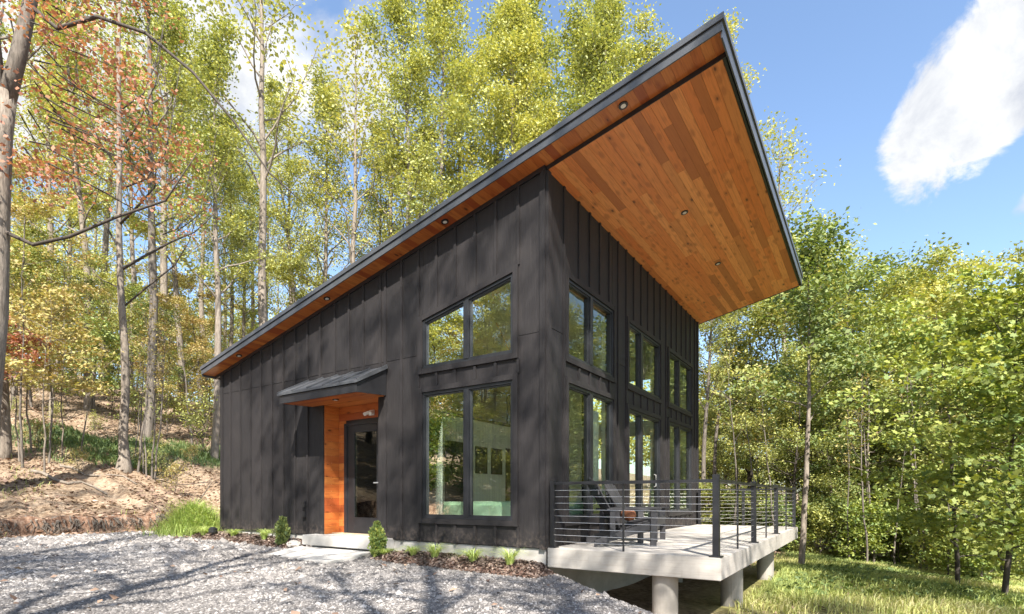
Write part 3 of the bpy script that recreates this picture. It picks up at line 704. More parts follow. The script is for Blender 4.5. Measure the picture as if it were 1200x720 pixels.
# fascia: lower board and upper drip edge, along the rake, the eave front and the far side
mb = slab(MB(), -OX, -OX + .018, YF, YB, .062, .165); mb.build('fascia', 'roof_metal', roofE)
mb = slab(MB(), -OX - .022, -OX + .018, YF - .022, YB + .02, .172, .245); mb.build('drip_edge', 'roof_metal', roofE)
mb = slab(MB(), -OX + .019, XF, YF, YF + .018, -.012, .165); mb.build('fascia', 'roof_metal', roofE)
mb = slab(MB(), -OX + .019, XF + .02, YF - .022, YF + .018, .172, .245); mb.build('drip_edge', 'roof_metal', roofE)
mb = slab(MB(), XF - .018, XF, YF + .019, YB, -.012, .165); mb.build('fascia', 'roof_metal', roofE)
mb = slab(MB(), -OX + .019, XF - .019, YB - .018, YB, .02, .165); mb.build('fascia', 'roof_metal', roofE)
for k in range(1, 21):
    x_ = -OX + k * (XF + OX) / 21
    if k % 1 == 0: mb = slab(MB(), x_ - .012, x_ + .012, YF + .03, YB - .03, .2105, .242); mb.build('roof_seam', 'roof_metal', roofE)
# main soffit boards, running along the front wall
yb = -.006; bw = .1285; row = 0
while yb - bw > YF + .015:
    y1, y0 = yb, yb - bw; x = .004 + (0 if row % 2 else 0); first = True
    while x < XF - .022:
        ln = random.uniform(1.1, 3.1) if not first else random.uniform(.5, 3.0); first = False
        x2 = min(x + ln, XF - .02)
        if XF - .02 - x2 < .35: x2 = XF - .02
        dz = random.uniform(0, .002)
        mb = slab(MB(), x + .001, x2 - .001, y0 + .0016, y1 - .0016, 0 - dz, .016); mb.build('soffit_board', 'cedar_soffit', roofE)
        x = x2
    yb -= bw; row += 1
# side strip boards (short cross pieces)
y = YF + .02; 
while y < YB - .03:
    y2 = min(y + .118, YB - .02)
    mb = slab(MB(), -OX + .020, -.048 if y > -.01 else -.004, y + .001, y2 - .001, .066 - random.uniform(0, .002), .08); mb.build('soffit_board', 'cedar_side', roofE)
    y = y2
mb = slab(MB(), -.047, -.002, .002, YB - .03, -.004, .09); mb.build('frieze', 'black_metal', roofE)
mb = slab(MB(), -.004, .011, YF + .02, -.0, .0, .09); mb.build('frieze', 'black_metal', roofE)
nrm = (0, -SL, -1)
for y_ in (7.75, 4.72, 1.77, -1.26): puck(-.19, y_, rz(y_, .062), nrm, roofE)
for x_ in (2.77, 5.27): puck(x_, -1.21, rz(-1.21, -.003), nrm, roofE)

# electrical boxes on the wall by the shrub
for z_ in (.32, .52):
    o = MB().box(-.085, -.021, 5.55, 5.66, z_, z_ + .12).build('outlet_cover', 'black_metal', cabin, bevel=.01)

# stoop and path
tag(MB().box(-.33, .335, 3.12, 5.30, -.20, -.004).build('door_step', 'concrete', None, bevel=.012), 'pale concrete step in front of the entry door', 'step')
tag(MB().hexa([(-1.5, 3.0, -.33), (-.331, 3.25, -.33), (-.331, 5.35, -.33), (-1.35, 4.9, -.33), (-1.5, 3.0, -.275), (-.331, 3.25, -.225), (-.331, 5.35, -.225), (-1.35, 4.9, -.275)]).build('walkway', 'concrete', None, bevel=.01), kind='structure')

# ------------------------------------------------------------------ deck
deck = empty('deck', 'raised concrete deck slab on round piers along the glazed front', 'deck', (4, -1.2, 0))
def dpart(mb, name, m_, parent=None, bevel=0, smooth=False):
    me = mb.mesh(name, smooth)
    for v in me.vertices: v.co.x -= 4; v.co.y += 1.2
    o = link(name, me, m_, parent or deck)
    if bevel:
        bm = bmesh.new(); bm.from_mesh(me); bmesh.ops.bevel(bm, geom=list(bm.edges), offset=bevel, segments=2, affect='EDGES'); bm.to_mesh(me); bm.free()
    return o
dpart(MB().box(-.09, 8.15, -2.45, -.07, -.28, -.003), 'slab', 'deck_slab', bevel=.008)
for (x_, y_) in ((.15, -1.70), (2.15, -2.12), (5.7, -2.08), (4.2, -.6)):
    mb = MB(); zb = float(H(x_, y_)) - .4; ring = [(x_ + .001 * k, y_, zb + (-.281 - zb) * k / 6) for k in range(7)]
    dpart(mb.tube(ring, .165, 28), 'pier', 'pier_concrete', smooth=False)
# railing: posts, rails, cables
rail = empty('deck_railing', 'black steel deck railing with horizontal stainless cables', 'railing', (4, -1.2, 0))
RY, RX0, RX1, RZ = -2.38, -.005, 8.03, .95
def rp(mb, name, m_): return dpart(mb, name, m_, rail)
def post(x, y, s=.065, top=RZ + .01):
    p = rp(MB().box(x - s / 2, x + s / 2, y - s / 2, y + s / 2, 0, top), 'post', 'black_metal')
    rp(MB().box(x - s * .95, x + s * .95, y - s * .95, y + s * .95, -.002, .012), 'base_plate', 'black_metal')
post(RX0, -.12); post(RX0, RY, .075, RZ + .05); post(2.53, RY, .07, RZ + .03); post(5.0, RY, .07, RZ + .02); post(RX1, RY, .07, RZ + .02); post(RX1, -1.22, .065); post(RX1, -.12)
def thin(x, y): rp(MB().box(x - .011, x + .011, y - .011, y + .011, 0, RZ - .02), 'spacer_bar', 'black_metal')
thin(RX0, -1.19)
for x_ in (1.26, 3.76, 6.52): thin(x_, RY)
rp(MB().box(RX0 - .03, RX0 + .03, RY + .038, -.153, RZ - .045, RZ - .005), 'top_rail', 'black_metal')
rp(MB().box(RX0 + .038, 2.494, RY - .03, RY + .03, RZ - .045, RZ - .005), 'top_rail', 'black_metal')
rp(MB().box(2.566, 4.964, RY - .03, RY + .03, RZ - .045, RZ - .005), 'top_rail', 'black_metal')
rp(MB().box(5.036, RX1 - .036, RY - .03, RY + .03, RZ - .045, RZ - .005), 'top_rail', 'black_metal')
rp(MB().box(RX1 - .03, RX1 + .03, RY + .036, -.153, RZ - .045, RZ - .005), 'top_rail', 'black_metal')
for k in range(9):
    z_ = .09 + k * .0915
    rp(MB().tube([(RX0, RY, z_), (RX0, -.12, z_)], .0034, 6), 'cable', 'steel_cable')
    rp(MB().tube([(RX0, RY, z_), (RX1, RY, z_)], .0034, 6), 'cable', 'steel_cable')
    rp(MB().tube([(RX1, RY, z_), (RX1, -.12, z_)], .0034, 6), 'cable', 'steel_cable')

# adirondack chair: built facing -Y, origin under the seat
def adirondack(loc, rotz, label):
    r = empty('adirondack_chair', label, 'chair', loc, rotz, 'dark adirondack chairs on the deck')
    def P(mb, n): return mb.build(n, 'poly_lumber', r, bevel=.004)
    for s in (-1, 1):
        x_ = s * .27
        P(MB().box(x_ + s * .03 - .018, x_ + s * .03 + .018, -.42, -.33, 0, .535), 'front_leg')
        mb = MB(); mb.hexa([(x_ - .014, -.40, .27), (x_ + .014, -.40, .27), (x_ + .014, .50, 0.0), (x_ - .014, .50, .0), (x_ - .014, -.40, .39), (x_ + .014, -.40, .39), (x_ + .014, .50, .10), (x_ - .014, .50, .10)]); P(mb, 'runner')
        P(MB().box(x_ + s * .03 - .055, x_ + s * .03 + .055, -.48, .33, .537, .559), 'armrest')
        P(MB().box(x_ + s * .045 - .015, x_ + s * .045 + .015, .20, .28, .14, .536), 'rear_leg')
    for k in range(6):
        y_ = -.40 + k * .088; z_ = .395 - (y_ + .40) * .315
        mb = MB(); mb.hexa([(-.27, y_, z_), (.27, y_, z_), (.27, y_ + .08, z_ - .025), (-.27, y_ + .08, z_ - .025), (-.27, y_, z_ + .02), (.27, y_, z_ + .02), (.27, y_ + .08, z_ - .005), (-.27, y_ + .08, z_ - .005)]); P(mb, 'seat_slat')
    P(MB().box(-.27, .27, -.425, -.403, .27, .40), 'apron')
    for k in range(5):
        x_ = (k - 2) * .112; top = 1.02 - .035 * (k - 2) ** 2 * .6
        spread = 1.12
        b0 = Vector((x_ * .9, .10, .27)); b1 = Vector((x_ * spread, .10 + .42 * (top - .27) / .75, top))
        mb = MB(); mb.beam(b0, b1, .102, .02, up=(0, 1, .4)); P(mb, 'back_slat')
    for z_ in (.42, .80):
        y_ = .10 + .42 * (z_ - .27) / .75 + .027
        mb = MB(); mb.box(-.28, .28, y_, y_ + .022, z_ - .04, z_ + .04); P(mb, 'back_rail')
    return r
ch1 = adirondack((.93, -.80, 0), R(38), 'near charcoal adirondack chair with a brown cushion on its seat, by the left railing')
ch2 = copy_tree(ch1, (2.0, -.62, 0), R(6), 1.0, 'farther charcoal adirondack chair standing nearer the sliding door')
pl = MB()
pts = [(-.22 + .44 * i / 8, 0, 0) for i in range(9)]
pl.tube(pts, [.035, .075, .088, .092, .093, .092, .088, .075, .035], 12)
o = pl.build('cushion', 'brown_cloth', None, smooth=True, loc=(.98, -.87, .46)); o.rotation_euler = (0, 0, R(38)); tag(o, 'brown leather-coloured bolster cushion lying on the near deck chair', 'cushion')

# ------------------------------------------------------------------ interior things
bed = empty('bed', 'bed with a pale green cover behind the tall side window', 'bed', (2.0, 1.7, .02))
b_ = MB().box(-1.0, 1.1, -1.25, 1.35, .12, .62).build('mattress', 'green_cover', bed, bevel=.06)
MB().box(-.95, 1.05, -1.2, 1.3, .0, .13).build('bed_frame', 'oak_floor', bed)
pw = MB(); pw.tube([(0, 0, 0), (.05, 0, .18), (.10, 0, .42), (.13, 0, .55)], [.12, .26, .25, .10], 10)
o = pw.build('pillow', 'linen', None, smooth=True, loc=(1.05, .72, .62)); o.scale = (.6, 1, 1); o.rotation_euler = (R(-28), R(-20), R(15)); tag(o, 'light patterned throw pillow leaning on the green bed', 'pillow')
def curtain(x, y, z0, z1, wd, along, label, d=1):
    mb = MB(); n = 26
    for i in range(n):
        a0, a1 = i / n, (i + 1) / n; f = lambda a: .03 * math.sin(a * 34)
        if along == 'Y': p = [(x + f(a0), y + wd * a0), (x + f(a1), y + wd * a1)]
        else: p = [(x + wd * a0, y + f(a0)), (x + wd * a1, y + f(a1))]
        b0 = len(mb.v); mb.v += [(p[0][0], p[0][1], z0), (p[1][0], p[1][1], z0), (p[1][0], p[1][1], z1), (p[0][0], p[0][1], z1)]; mb.f.append((b0, b0 + 1, b0 + 2, b0 + 3))
    o = mb.build('curtain', 'white_fabric', None); sm = o.modifiers.new('s', 'SOLIDIFY'); sm.thickness = .006
    tag(o, label, 'curtain')
curtain(.26, 2.22, .1, 2.58, .3, 'Y', 'white curtain gathered at the left edge of the side window')
curtain(2.02, .27, .1, 2.3, .36, 'X', 'white curtain at the right edge of the nearest front window')
curtain(7.0, .27, .1, 2.4, .5, 'X', 'white curtain at the right edge of the farthest front window')
pend = empty('pendant_light', 'brass pendant lamp with slim angled rods behind the upper side window', 'lamp', (1.55, 1.6, 3.4))
MB().tube([(0, 0, 1.66), (0, 0, 1.70)], [.14, .14], 20).build('ceiling_rose', 'brass', pend)
MB().tube([(0, 0, -.1), (0, 0, 1.66)], .008, 6).build('cord', 'brass', pend)
for a_ in (0, 60, 120):
    ca_, sa_ = math.cos(R(a_)), math.sin(R(a_))
    MB().tube([(-.55 * ca_, -.55 * sa_, .42), (.2 * ca_, .2 * sa_, -.30)], .012, 6).build('rod', 'brass', pend)
def frame_art(x, z, wd, ht, label, y=None):
    y = PY - .004 if y is None else y
    o = empty('picture_frame', label, 'picture', (x, y, z))
    mb = MB(); t_ = .03
    mb.box(0, wd, -.03, 0, 0, t_); mb.box(0, wd, -.03, 0, ht - t_, ht); mb.box(0, t_, -.03, 0, t_ + .001, ht - t_ - .001); mb.box(wd - t_, wd, -.03, 0, t_ + .001, ht - t_ - .001); mb.build('frame', 'black_metal', o)
    MB().box(t_, wd - t_, -.015, -.002, t_, ht - t_).build('picture', 'dark_art', o)
frame_art(1.95, 1.55, .55, .42, 'small black framed picture on the partition, leftmost of three')
frame_art(4.3, 1.35, .5, .7, 'black framed picture on the partition, middle of three')
frame_art(5.0, 1.35, .5, .7, 'black framed picture on the partition, rightmost of three')
arm = empty('armchair', 'pale green rounded armchair inside the nearest front window', 'chair', (1.35, .95, .02), R(160))
mb = MB(); mb.tube([(0, 0, .05), (0, 0, .38), (0, 0, .42)], [.36, .40, .33], 24); mb.build('seat', 'white_fabric', arm, smooth=True)
mb = MB()
for i in range(14):
    a0 = R(-20 + 220 * i / 13); 
    h0 = .78 - .16 * abs(i - 6.5) / 6.5
    mb.tube([(.38 * math.cos(a0), .38 * math.sin(a0), .2), (.42 * math.cos(a0), .42 * math.sin(a0), .55), (.41 * math.cos(a0), .41 * math.sin(a0), h0)], [.09, .09, .06], 8)
mb.build('backrest', 'white_fabric', arm, smooth=True)

# ------------------------------------------------------------------ planting bed
def bedz(X, Y):
    return H(X, Y) + .10 * sst(X, -1.0, -.65)
def mulch(y0, y1, nm, lab, xr=-.70):
    xs_ = np.linspace(xr, .01, 12); ys_ = np.linspace(y0, y1, int((y1 - y0) / .12)); X, Y = np.meshgrid(xs_, ys_)
    ed = np.minimum(np.minimum(X - xr, Y - y0), y1 - Y); Z = H(X, Y) - .02 + .13 * sst(ed, 0, .3) + .02 * vnoise(X, Y, 6, 8) 
    i_ = np.arange(X.size).reshape(X.shape); F_ = np.stack([i_[:-1, :-1], i_[:-1, 1:], i_[1:, 1:], i_[1:, :-1]], -1).reshape(-1, 4)
    me = indexed_mesh(nm, np.stack([X, Y, Z], -1).reshape(-1, 3), F_, smooth=True); me.materials.append(M['mulch_soil']); o = link(nm, me); tag(o, kind='structure')
    n = int(1500 * (y1 - y0)); X = rng.uniform(xr + .02, 0, n); Y = rng.uniform(y0, y1, n)
    zf = lambda a_, b_: H(a_, b_) - .02 + .13 * sst(np.minimum(np.minimum(a_ - xr, b_ - y0), y1 - b_), 0, .3) + .02 * vnoise(a_, b_, 6, 8)
    tag(link('mulch', faces_mesh('mulch', flat_leaves(X, Y, .035, .7, .004, zf), 4, rng.beta(2, 2, n), 'mulch_chip')), lab, 'mulch', kind='stuff')
    return zf
m, t = mat('mulch_soil'); t.link(t.ramp(t.noise(t.pos, 30, 6, .7), [(.3, (.05, .028, .02)), (.7, (.19, .11, .08))]), t.p.inputs['Base Color']); t.p.inputs['Roughness'].default_value = 1; bump(t, t.noise(t.pos, 50, 5), 1, .02); M['mulch_soil'] = m
z1 = mulch(-.22, 3.02, 'planting_bed', 'brown bark mulch along the wall below the tall side window')
z2 = mulch(5.45, 9.3, 'planting_bed', 'brown bark mulch along the wall left of the entry', -.66)
def tuft(x, y, z, h, n, spread, label, group, matn='grass_lime', name='grass_tuft', seedr=.05, wd=.009, lean=1.0):
    a_ = rng.uniform(0, 6.28, n); h_ = h * rng.uniform(.6, 1.15, n); sp = spread * rng.uniform(.25, 1.1, n)
    d = np.stack([np.cos(a_), np.sin(a_), 0 * a_], -1); pr = np.stack([-np.sin(a_), np.cos(a_), 0 * a_], -1) * wd / 2
    base = d * (seedr * rng.uniform(0, 1, n))[:, None]; Q = []
    for i in range(4):
        def pt(t_): return base + d * (sp * t_ ** 1.6)[:, None] + np.stack([0 * a_, 0 * a_, h_ * (1.35 * t_ - .75 * t_ ** 2.4 * lean)], -1)
        p0, p1 = pt(i / 4), pt((i + 1) / 4); w0, w1 = (1 - .2 * i), (1 - .2 * (i + 1)) if i < 3 else .05
        Q.append(np.stack([p0 - pr * w0, p0 + pr * w0, p1 + pr * w1, p1 - pr * w1], 1))
    me = faces_mesh(name, np.concatenate(Q, 1).reshape(-1, 3), 4, np.repeat(rng.beta(2.5, 2, n), 4), matn)
    o = link(name, me, None, None, (x, y, z)); return tag(o, label, 'plant', group)
G1 = 'ornamental grasses planted along the cabin wall'
tl = [(-.42, .36, .34, 'arching grass tuft nearest the deck corner, rightmost in the mulch bed'),
      (-.42, 1.02, .30, 'arching grass tuft below the right half of the tall side window'),
      (-.42, 1.78, .34, 'arching grass tuft below the left half of the tall side window'),
      (-.42, 2.25, .26, 'arching grass tuft at the left corner under the tall side window'),
      (-.42, 2.88, .20, 'low round grass tuft at the foot of the shrub right of the door'),
      (-.40, 6.45, .28, 'grass tuft in the mulch nearest the shrub left of the door'),
      (-.42, 7.55, .26, 'grass tuft in the mulch, middle one left of the door'),
      (-.45, 8.75, .28, 'grass tuft at the far left corner of the cabin')]
for x_, y_, h_, lb in tl:
    zf = z1 if y_ < 4 else z2
    tuft(x_, y_, float(zf(np.array([x_]), np.array([y_]))[0]), h_ * random.uniform(.95, 1.3), random.randint(150, 260), h_ * random.uniform(1.2, 1.7), lb, G1, wd=.009, lean=random.uniform(1.15, 1.4))
# columnar shrubs beside the door
def shrub_mesh(hh, rr, n, seed, leaf=.028):
    r_ = np.random.default_rng(seed); t_ = r_.uniform(0, 1, n) ** .8; a_ = r_.uniform(0, 6.28, n)
    prof = rr * (.55 + .6 * np.sin(np.clip(t_ * 1.12, 0, 1) * math.pi) ** .7) * (1 - .55 * sst(t_, .75, 1)); q = np.sqrt(r_.uniform(.25, 1, n)) * (1 + .25 * np.sin(a_ * 3 + t_ * 9))
    c_ = np.stack([np.cos(a_) * prof * q, np.sin(a_) * prof * q, t_ * hh], -1) + r_.normal(0, .012, (n, 3))
    u = np.stack([np.cos(a_) * .6, np.sin(a_) * .6, np.full(n, 1.)], -1) + r_.normal(0, .45, (n, 3)); u /= np.linalg.norm(u, axis=1)[:, None]
    v = np.cross(u, r_.normal(0, 1, (n, 3))); v /= np.linalg.norm(v, axis=1)[:, None]; s_ = leaf * r_.uniform(.7, 1.3, n)[:, None]
    return np.stack([c_ - u * s_, c_ + v * s_ * .5, c_ + u * s_, c_ - v * s_ * .5], 1).reshape(-1, 3)
for (x_, y_, hh, rr, mt, lb) in ((-.45, 5.75, .55, .105, 'leaf_green', 'small upright pale green shrub left of the entry door'), (-.45, 3.05, .56, .11, 'leaf_maple', 'small upright dark green shrub right of the entry door')):
    zf = z1 if y_ < 4 else z2
    o = empty('shrub', lb, 'shrub', (x_, y_, float(H(x_, y_)) + .05), 0, 'small upright shrubs by the entry')
    tag(link('foliage', faces_mesh('foliage', shrub_mesh(hh, rr, 2600, int(y_ * 10)), 4, rng.beta(2, 2, 2600), mt), None, o), kind='stuff')
    mb = MB()
    for k in range(7):
        a_ = k * .9; mb.tube([(0, 0, -.05), (.04 * math.cos(a_), .04 * math.sin(a_), hh * .4), (rr * .6 * math.cos(a_), rr * .6 * math.sin(a_), hh * .85)], [.008, .005, .002], 5)
    mb.build('stem', 'bark_dark', o)
def rock(x, y, z, s, lab, seed, sq=(1, 1, .7), nm='rock', mt='rock', cat='rock'):
    bm = bmesh.new(); bmesh.ops.create_icosphere(bm, subdivisions=3, radius=s)
    for v in bm.verts:
        k = 1 + .35 * (mnoise.noise(v.co * (2.2 / s) + Vector((seed, 0, 0)))) + .12 * mnoise.noise(v.co * (6 / s) + Vector((0, seed, 0)))
        v.co = Vector((v.co.x * sq[0], v.co.y * sq[1], v.co.z * sq[2])) * k
    me = bpy.data.meshes.new(nm); bm.to_mesh(me); bm.free()
    return tag(link(nm, me, mt, None, (x, y, z)), lab, cat)
rock(-.42, 5.42, -.20, .13, 'grey stone lying at the foot of the left shrub', 3)
rock(6.9, -2.9, -1.05, .42, 'pale lump of earth and stone beside the farthest deck pier', 9, (1.2, 1, .6), 'earth_mound', 'dirt_lump', 'mound') if False else None
# path light
pth = empty('path_light', 'short black round path light in the mulch at the far left corner', 'lamp', (-.45, 8.35, float(H(-.45, 8.35)) + .04))
MB().tube([(0, 0, 0), (0, 0, .16)], .02, 8).build('stake', 'black_metal', pth)
MB().tube([(0, 0, .1), (0, 0, .12), (0, 0, .2), (0, 0, .24)], [.05, .09, .09, .04], 16).build('lamp_head', 'black_metal', pth)

# big grass clump on the bank beside the cabin
n = 5200
cx, cy = P2(229, 13.3)
X = cx + rng.normal(0, .30, n); Y = cy + rng.normal(0, .34, n); dz_ = .75 * np.exp(-((X - cx) ** 2 + (Y - cy) ** 2) / .35) - .1
v_, n = blades(X, Y, .40, .013, 1.1, Z=H(X, Y) + np.maximum(dz_, 0) * rng.uniform(0, 1, n))
tag(link('tall_grass', faces_mesh('tall_grass', v_, 4, np.repeat(rng.beta(2.2, 2.0, n), 2), 'grass_lime')), 'bright green mound of tall grass on the bank left of the cabin', 'grass', kind='stuff')
# exposed roots on the cut bank
mb = MB()
for k in range(260):
    x_ = random.uniform(-5.8, 1.2) if k % 2 else random.choice([-4.6, -3.2, -2.3, -.9, .2]) + random.gauss(0, .25); yb_ = float(bank_y(np.array([x_]))[0]); y_ = yb_ + random.uniform(.1, .32); zt = float(H(x_, y_)) + .0
    pts = [(x_, y_ + .08, zt + .01)]
    for j in range(1, 5): pts.append((x_ + random.uniform(-.05, .05) * j, yb_ - .03 + random.uniform(-.05, .06) + (4 - j) * .03, zt - .11 * j * random.uniform(.7, 1.2)))
    q_ = random.uniform(.7, 2.0); mb.tube(pts, [.009 * q_, .008 * q_, .006 * q_, .004 * q_, .002], 4)
tag(mb.build('exposed_roots', 'bark_grey', None), 'thin tree roots hanging over the cut earth bank', 'roots', kind='stuff')

# ------------------------------------------------------------------ trees
def grow(seed, height, r0, cs, prof, nl, ntw, lpa, leaf, sig, up=45, wander=.05, lean=(0, 0), trunk_sides=9, branch_k=.45, lobed=False, flat=.6, tintmix=(2, 2), limb_wander=.25, skip=0.0):
    """one tree: returns trunk+limb MB, leaf verts, tint"""
    r_ = random.Random(seed); g_ = np.random.default_rng(seed); wood = MB(); anch = []
    n = 12; tp = []; ox = oy = 0.0; dx, dy = 0.0, 0.0
    for i in range(n + 1):
        t_ = i / n; dx += r_.gauss(0, wander) * height / n; dy += r_.gauss(0, wander) * height / n; dx *= .8; dy *= .8; ox += dx; oy += dy
        tp.append(Vector((ox + lean[0] * t_ * height, oy + lean[1] * t_ * height, t_ * height - (.25 if i == 0 else 0))))
    rad = [r0 * (1.25 if i == 0 else 1) * max(.05, (1 - (i / n) ** 1.25 * .97)) for i in range(n + 1)]
    tp.insert(1, tp[0] + Vector((0, 0, .25 + height * .012))); rad.insert(1, r0 * 1.04)
    wood.tube(tp, rad, trunk_sides)
    def tpt(t_):
        f = t_ * n; i = min(int(f), n - 1); a = tp[i + 1] if i > 0 else tp[0]; b = tp[i + 2]; return a.lerp(b, f - i)
    for k in range(nl):
        t_ = cs + (1 - cs) * ((k + r_.random()) / nl) ** .9 * .985
        if r_.random() < skip: continue
        Lb = prof((t_ - cs) / (1 - cs)) * r_.uniform(.65, 1.25); az_ = k * 2.399 + r_.uniform(-.5, .5); el = R(up + r_.uniform(-18, 18))
        p = tpt(t_); d = Vector((math.cos(az_) * math.cos(el), math.sin(az_) * math.cos(el), math.sin(el))); rb = max(.012, r0 * (1 - t_ * .9) * branch_k)
        pts = [p.copy()]; ns = 6
        for j in range(ns):
            d = (d + Vector((r_.gauss(0, limb_wander), r_.gauss(0, limb_wander), r_.gauss(.03, limb_wander * .7))) * .6).normalized(); p = p + d * Lb / ns; pts.append(p.copy())
        wood.tube(pts, [rb * (1 - .85 * j / ns) for j in range(ns + 1)], 5, cap=False)
        for q in range(ntw):
            u_ = .3 + .7 * (q + r_.random()) / ntw; f = u_ * ns; i = min(int(f), ns - 1); p2 = pts[i].lerp(pts[i + 1], f - i)
            td = (pts[i + 1] - pts[i]).normalized(); td = (td + Vector((r_.gauss(0, .8), r_.gauss(0, .8), r_.gauss(.15, .4)))).normalized(); Lt = Lb * r_.uniform(.18, .42) * (1.15 - .5 * u_)
            tw = [p2, p2 + td * Lt * .5, p2 + (td + Vector((0, 0, r_.uniform(-.2, .3)))).normalized() * Lt]
            wood.tube(tw, [rb * .28, rb * .18, .004], 3, cap=False)
            for a in (.45, .75, 1.0): anch.append(tuple(p2.lerp(tw[2], a)))
        anch.append(tuple(pts[-1]))
    anch = np.array(anch); m_ = len(anch)
    dens = g_.gamma(.9, 1 / .9, m_); cnt = g_.poisson(lpa * dens)
    idx_ = np.repeat(np.arange(m_), cnt); N = len(idx_)
    c_ = anch[idx_] + g_.normal(0, 1, (N, 3)) * np.array([sig, sig, sig * flat])
    nrm = g_.normal(0, .62, (N, 3)) + np.array([0, 0, .8]) + SUN * .25; nrm /= np.linalg.norm(nrm, axis=1)[:, None]
    u = np.cross(nrm, g_.normal(0, 1, (N, 3))); u /= np.linalg.norm(u, axis=1)[:, None]; v = np.cross(nrm, u)
    s_ = (leaf * g_.uniform(.65, 1.35, N))[:, None]
    atint = g_.beta(*tintmix, m_); tint = np.clip(.55 * atint[idx_] + .45 * g_.beta(2, 2, N), 0, 1)
    if not lobed:
        V = np.stack([c_ - u * s_ * .55, c_ + v * s_ * .36 + nrm * s_ * .1, c_ + u * s_ * .6, c_ - v * s_ * .36 + nrm * s_ * .08], 1).reshape(-1, 3); k_ = 4
    else:
        out_ = []
        shp = [(-.5, 0), (-.32, .42), (-.02, .26), (.12, .52), (.24, .2), (.62, 0), (.24, -.2), (.12, -.52), (-.02, -.26), (-.32, -.42)]
        for (a, b) in shp: out_.append(c_ + u * s_ * a + v * s_ * b + nrm * s_ * (.18 * abs(b) - .1 * a * a))
        V = np.stack(out_, 1).reshape(-1, 3); k_ = 10
    return wood, V, tint, k_
PROTO = {}
def proto(key, name, label, cat, group, leafm, barkm, **kw):
    wood, V, tint, k_ = grow(**kw)
    root = empty(name, label, cat, (0, 0, -500), 0, group)
    wood.build('trunk', barkm, root, smooth=True)
    if len(V): tag(link('crown', faces_mesh('crown', V, k_, tint, leafm), None, root), kind='stuff')
    PROTO.setdefault(key, []).append([root, False, label, group]); return root
def plant(key, x, y, rot=None, s=1.0, label=None, group=None, i=None, dz=0, name=None):
    lst = PROTO[key]; e = lst[i % len(lst)] if i is not None else random.choice(lst)
    rot = random.uniform(0, 6.28) if rot is None else rot; loc = (x, y, float(H(x, y)) - .05 + dz)
    if not e[1]:
        e[1] = True; o = e[0]; o.location = loc; o.rotation_euler = (0, 0, rot); o.scale = (s, s, s)
        if label: o['label'] = label
        if group: o['group'] = group
    else: o = copy_tree(e[0], loc, rot, s, label, group)
    if label:
        o['label'] = label
        if not group and 'group' in o: del o['group']
    else:
        dx, dy = x - CAM[0], y - CAM[1]; dep = dx * FWD[0] + dy * FWD[1]; lat = (dx * RIGHT[0] + dy * RIGHT[1]) / max(dep, .1)
        pxl = 600 + FPX * lat; far = ', far back' if dep > 40 else ''
        zone = ('on the near side of the drive opposite the cabin' if dep < 2 or abs(lat) > 1.15 else ('on the slope at the left edge of the picture' if pxl < 60 else 'on the slope around the bare-limbed tree' if pxl < 170 else 'on the slope just left of the cabin corner' if pxl < 262 else
                'behind the low third of the cabin roof' if pxl < 400 else 'behind the middle of the cabin roof' if pxl < 560 else 'behind the high end of the cabin roof' if pxl < 815 else
                'between the far cabin corner and the leaning tree' if pxl < 925 else 'behind the leaning tree and lawn' if pxl < 1010 else 'beyond the lawn between leaning tree and maples' if pxl < 1110 else 'behind the maples at the right edge') + far)
        o['label'] = e[2] + ' ' + zone; o['group'] = e[3] + ' ' + zone
    if name: o.name = name
    return o
cone = lambda a, b: (lambda t_: a * (1 - t_) ** .7 + b)
dome = lambda a, b: (lambda t_: a * math.sin(min(1, .25 + t_ * .75) * math.pi) ** .7 + b)
for i, (h_, lm) in enumerate(((23, 'leaf_yellowgreen'), (25, 'leaf_yellowgreen'), (21, 'leaf_yellowgreen'), (24, 'leaf_yellowgreen'), (22, 'leaf_gold'))):
    proto('tall', 'tall_tree', ('tall slim golden tree' if lm == 'leaf_gold' else 'tall slim yellow-green tree'), 'tree', 'tall woodland trees', lm, ['bark_pale', 'bark_grey'][i % 2],
          seed=100 + i, height=h_, r0=.19, cs=.36, prof=cone(2.7, .6), nl=31, ntw=6, lpa=25, leaf=.115, sig=.30, up=48, tintmix=(2, 2), wander=.035)
for i in range(2):
    proto('sparse', 'sparse_tree', 'tall half-bare tree', 'tree', 'half-bare woodland trees', 'leaf_yellowgreen', 'bark_pale',
          seed=140 + i, height=24, r0=.2, cs=.42, prof=cone(3.3, .8), nl=26, ntw=6, lpa=4.5, leaf=.16, sig=.4, up=50, tintmix=(3, 2), wander=.04)
for i in range(2):
    proto('shade', 'roadside_tree', 'tall tree with open crown', 'tree', 'tall open-crowned trees', 'leaf_green', 'bark_pale',
          seed=160 + i, height=22, r0=.22, cs=.40, prof=cone(3.6, 1.2), nl=26, ntw=5, lpa=4.4, leaf=.14, sig=.26, up=42, tintmix=(3, 2), wander=.04, branch_k=.6)
for i, lm in enumerate(('leaf_yellowgreen', 'leaf_green', 'leaf_gold', 'leaf_green', 'leaf_yellowgreen')):
    proto('mid_' + lm, 'understory_tree', 'mid-height layered %s tree' % {'leaf_gold': 'golden', 'leaf_green': 'green', 'leaf_yellowgreen': 'yellow-green'}[lm], 'tree', 'understory trees', lm, ['bark_grey', 'bark_pale'][i % 2],
          seed=200 + i, height=10.5 + i % 3, r0=.09, cs=.2, prof=dome(2.6, .7), nl=26, ntw=6, lpa=18, leaf=.12, sig=.27, up=22, flat=.35, wander=.06)
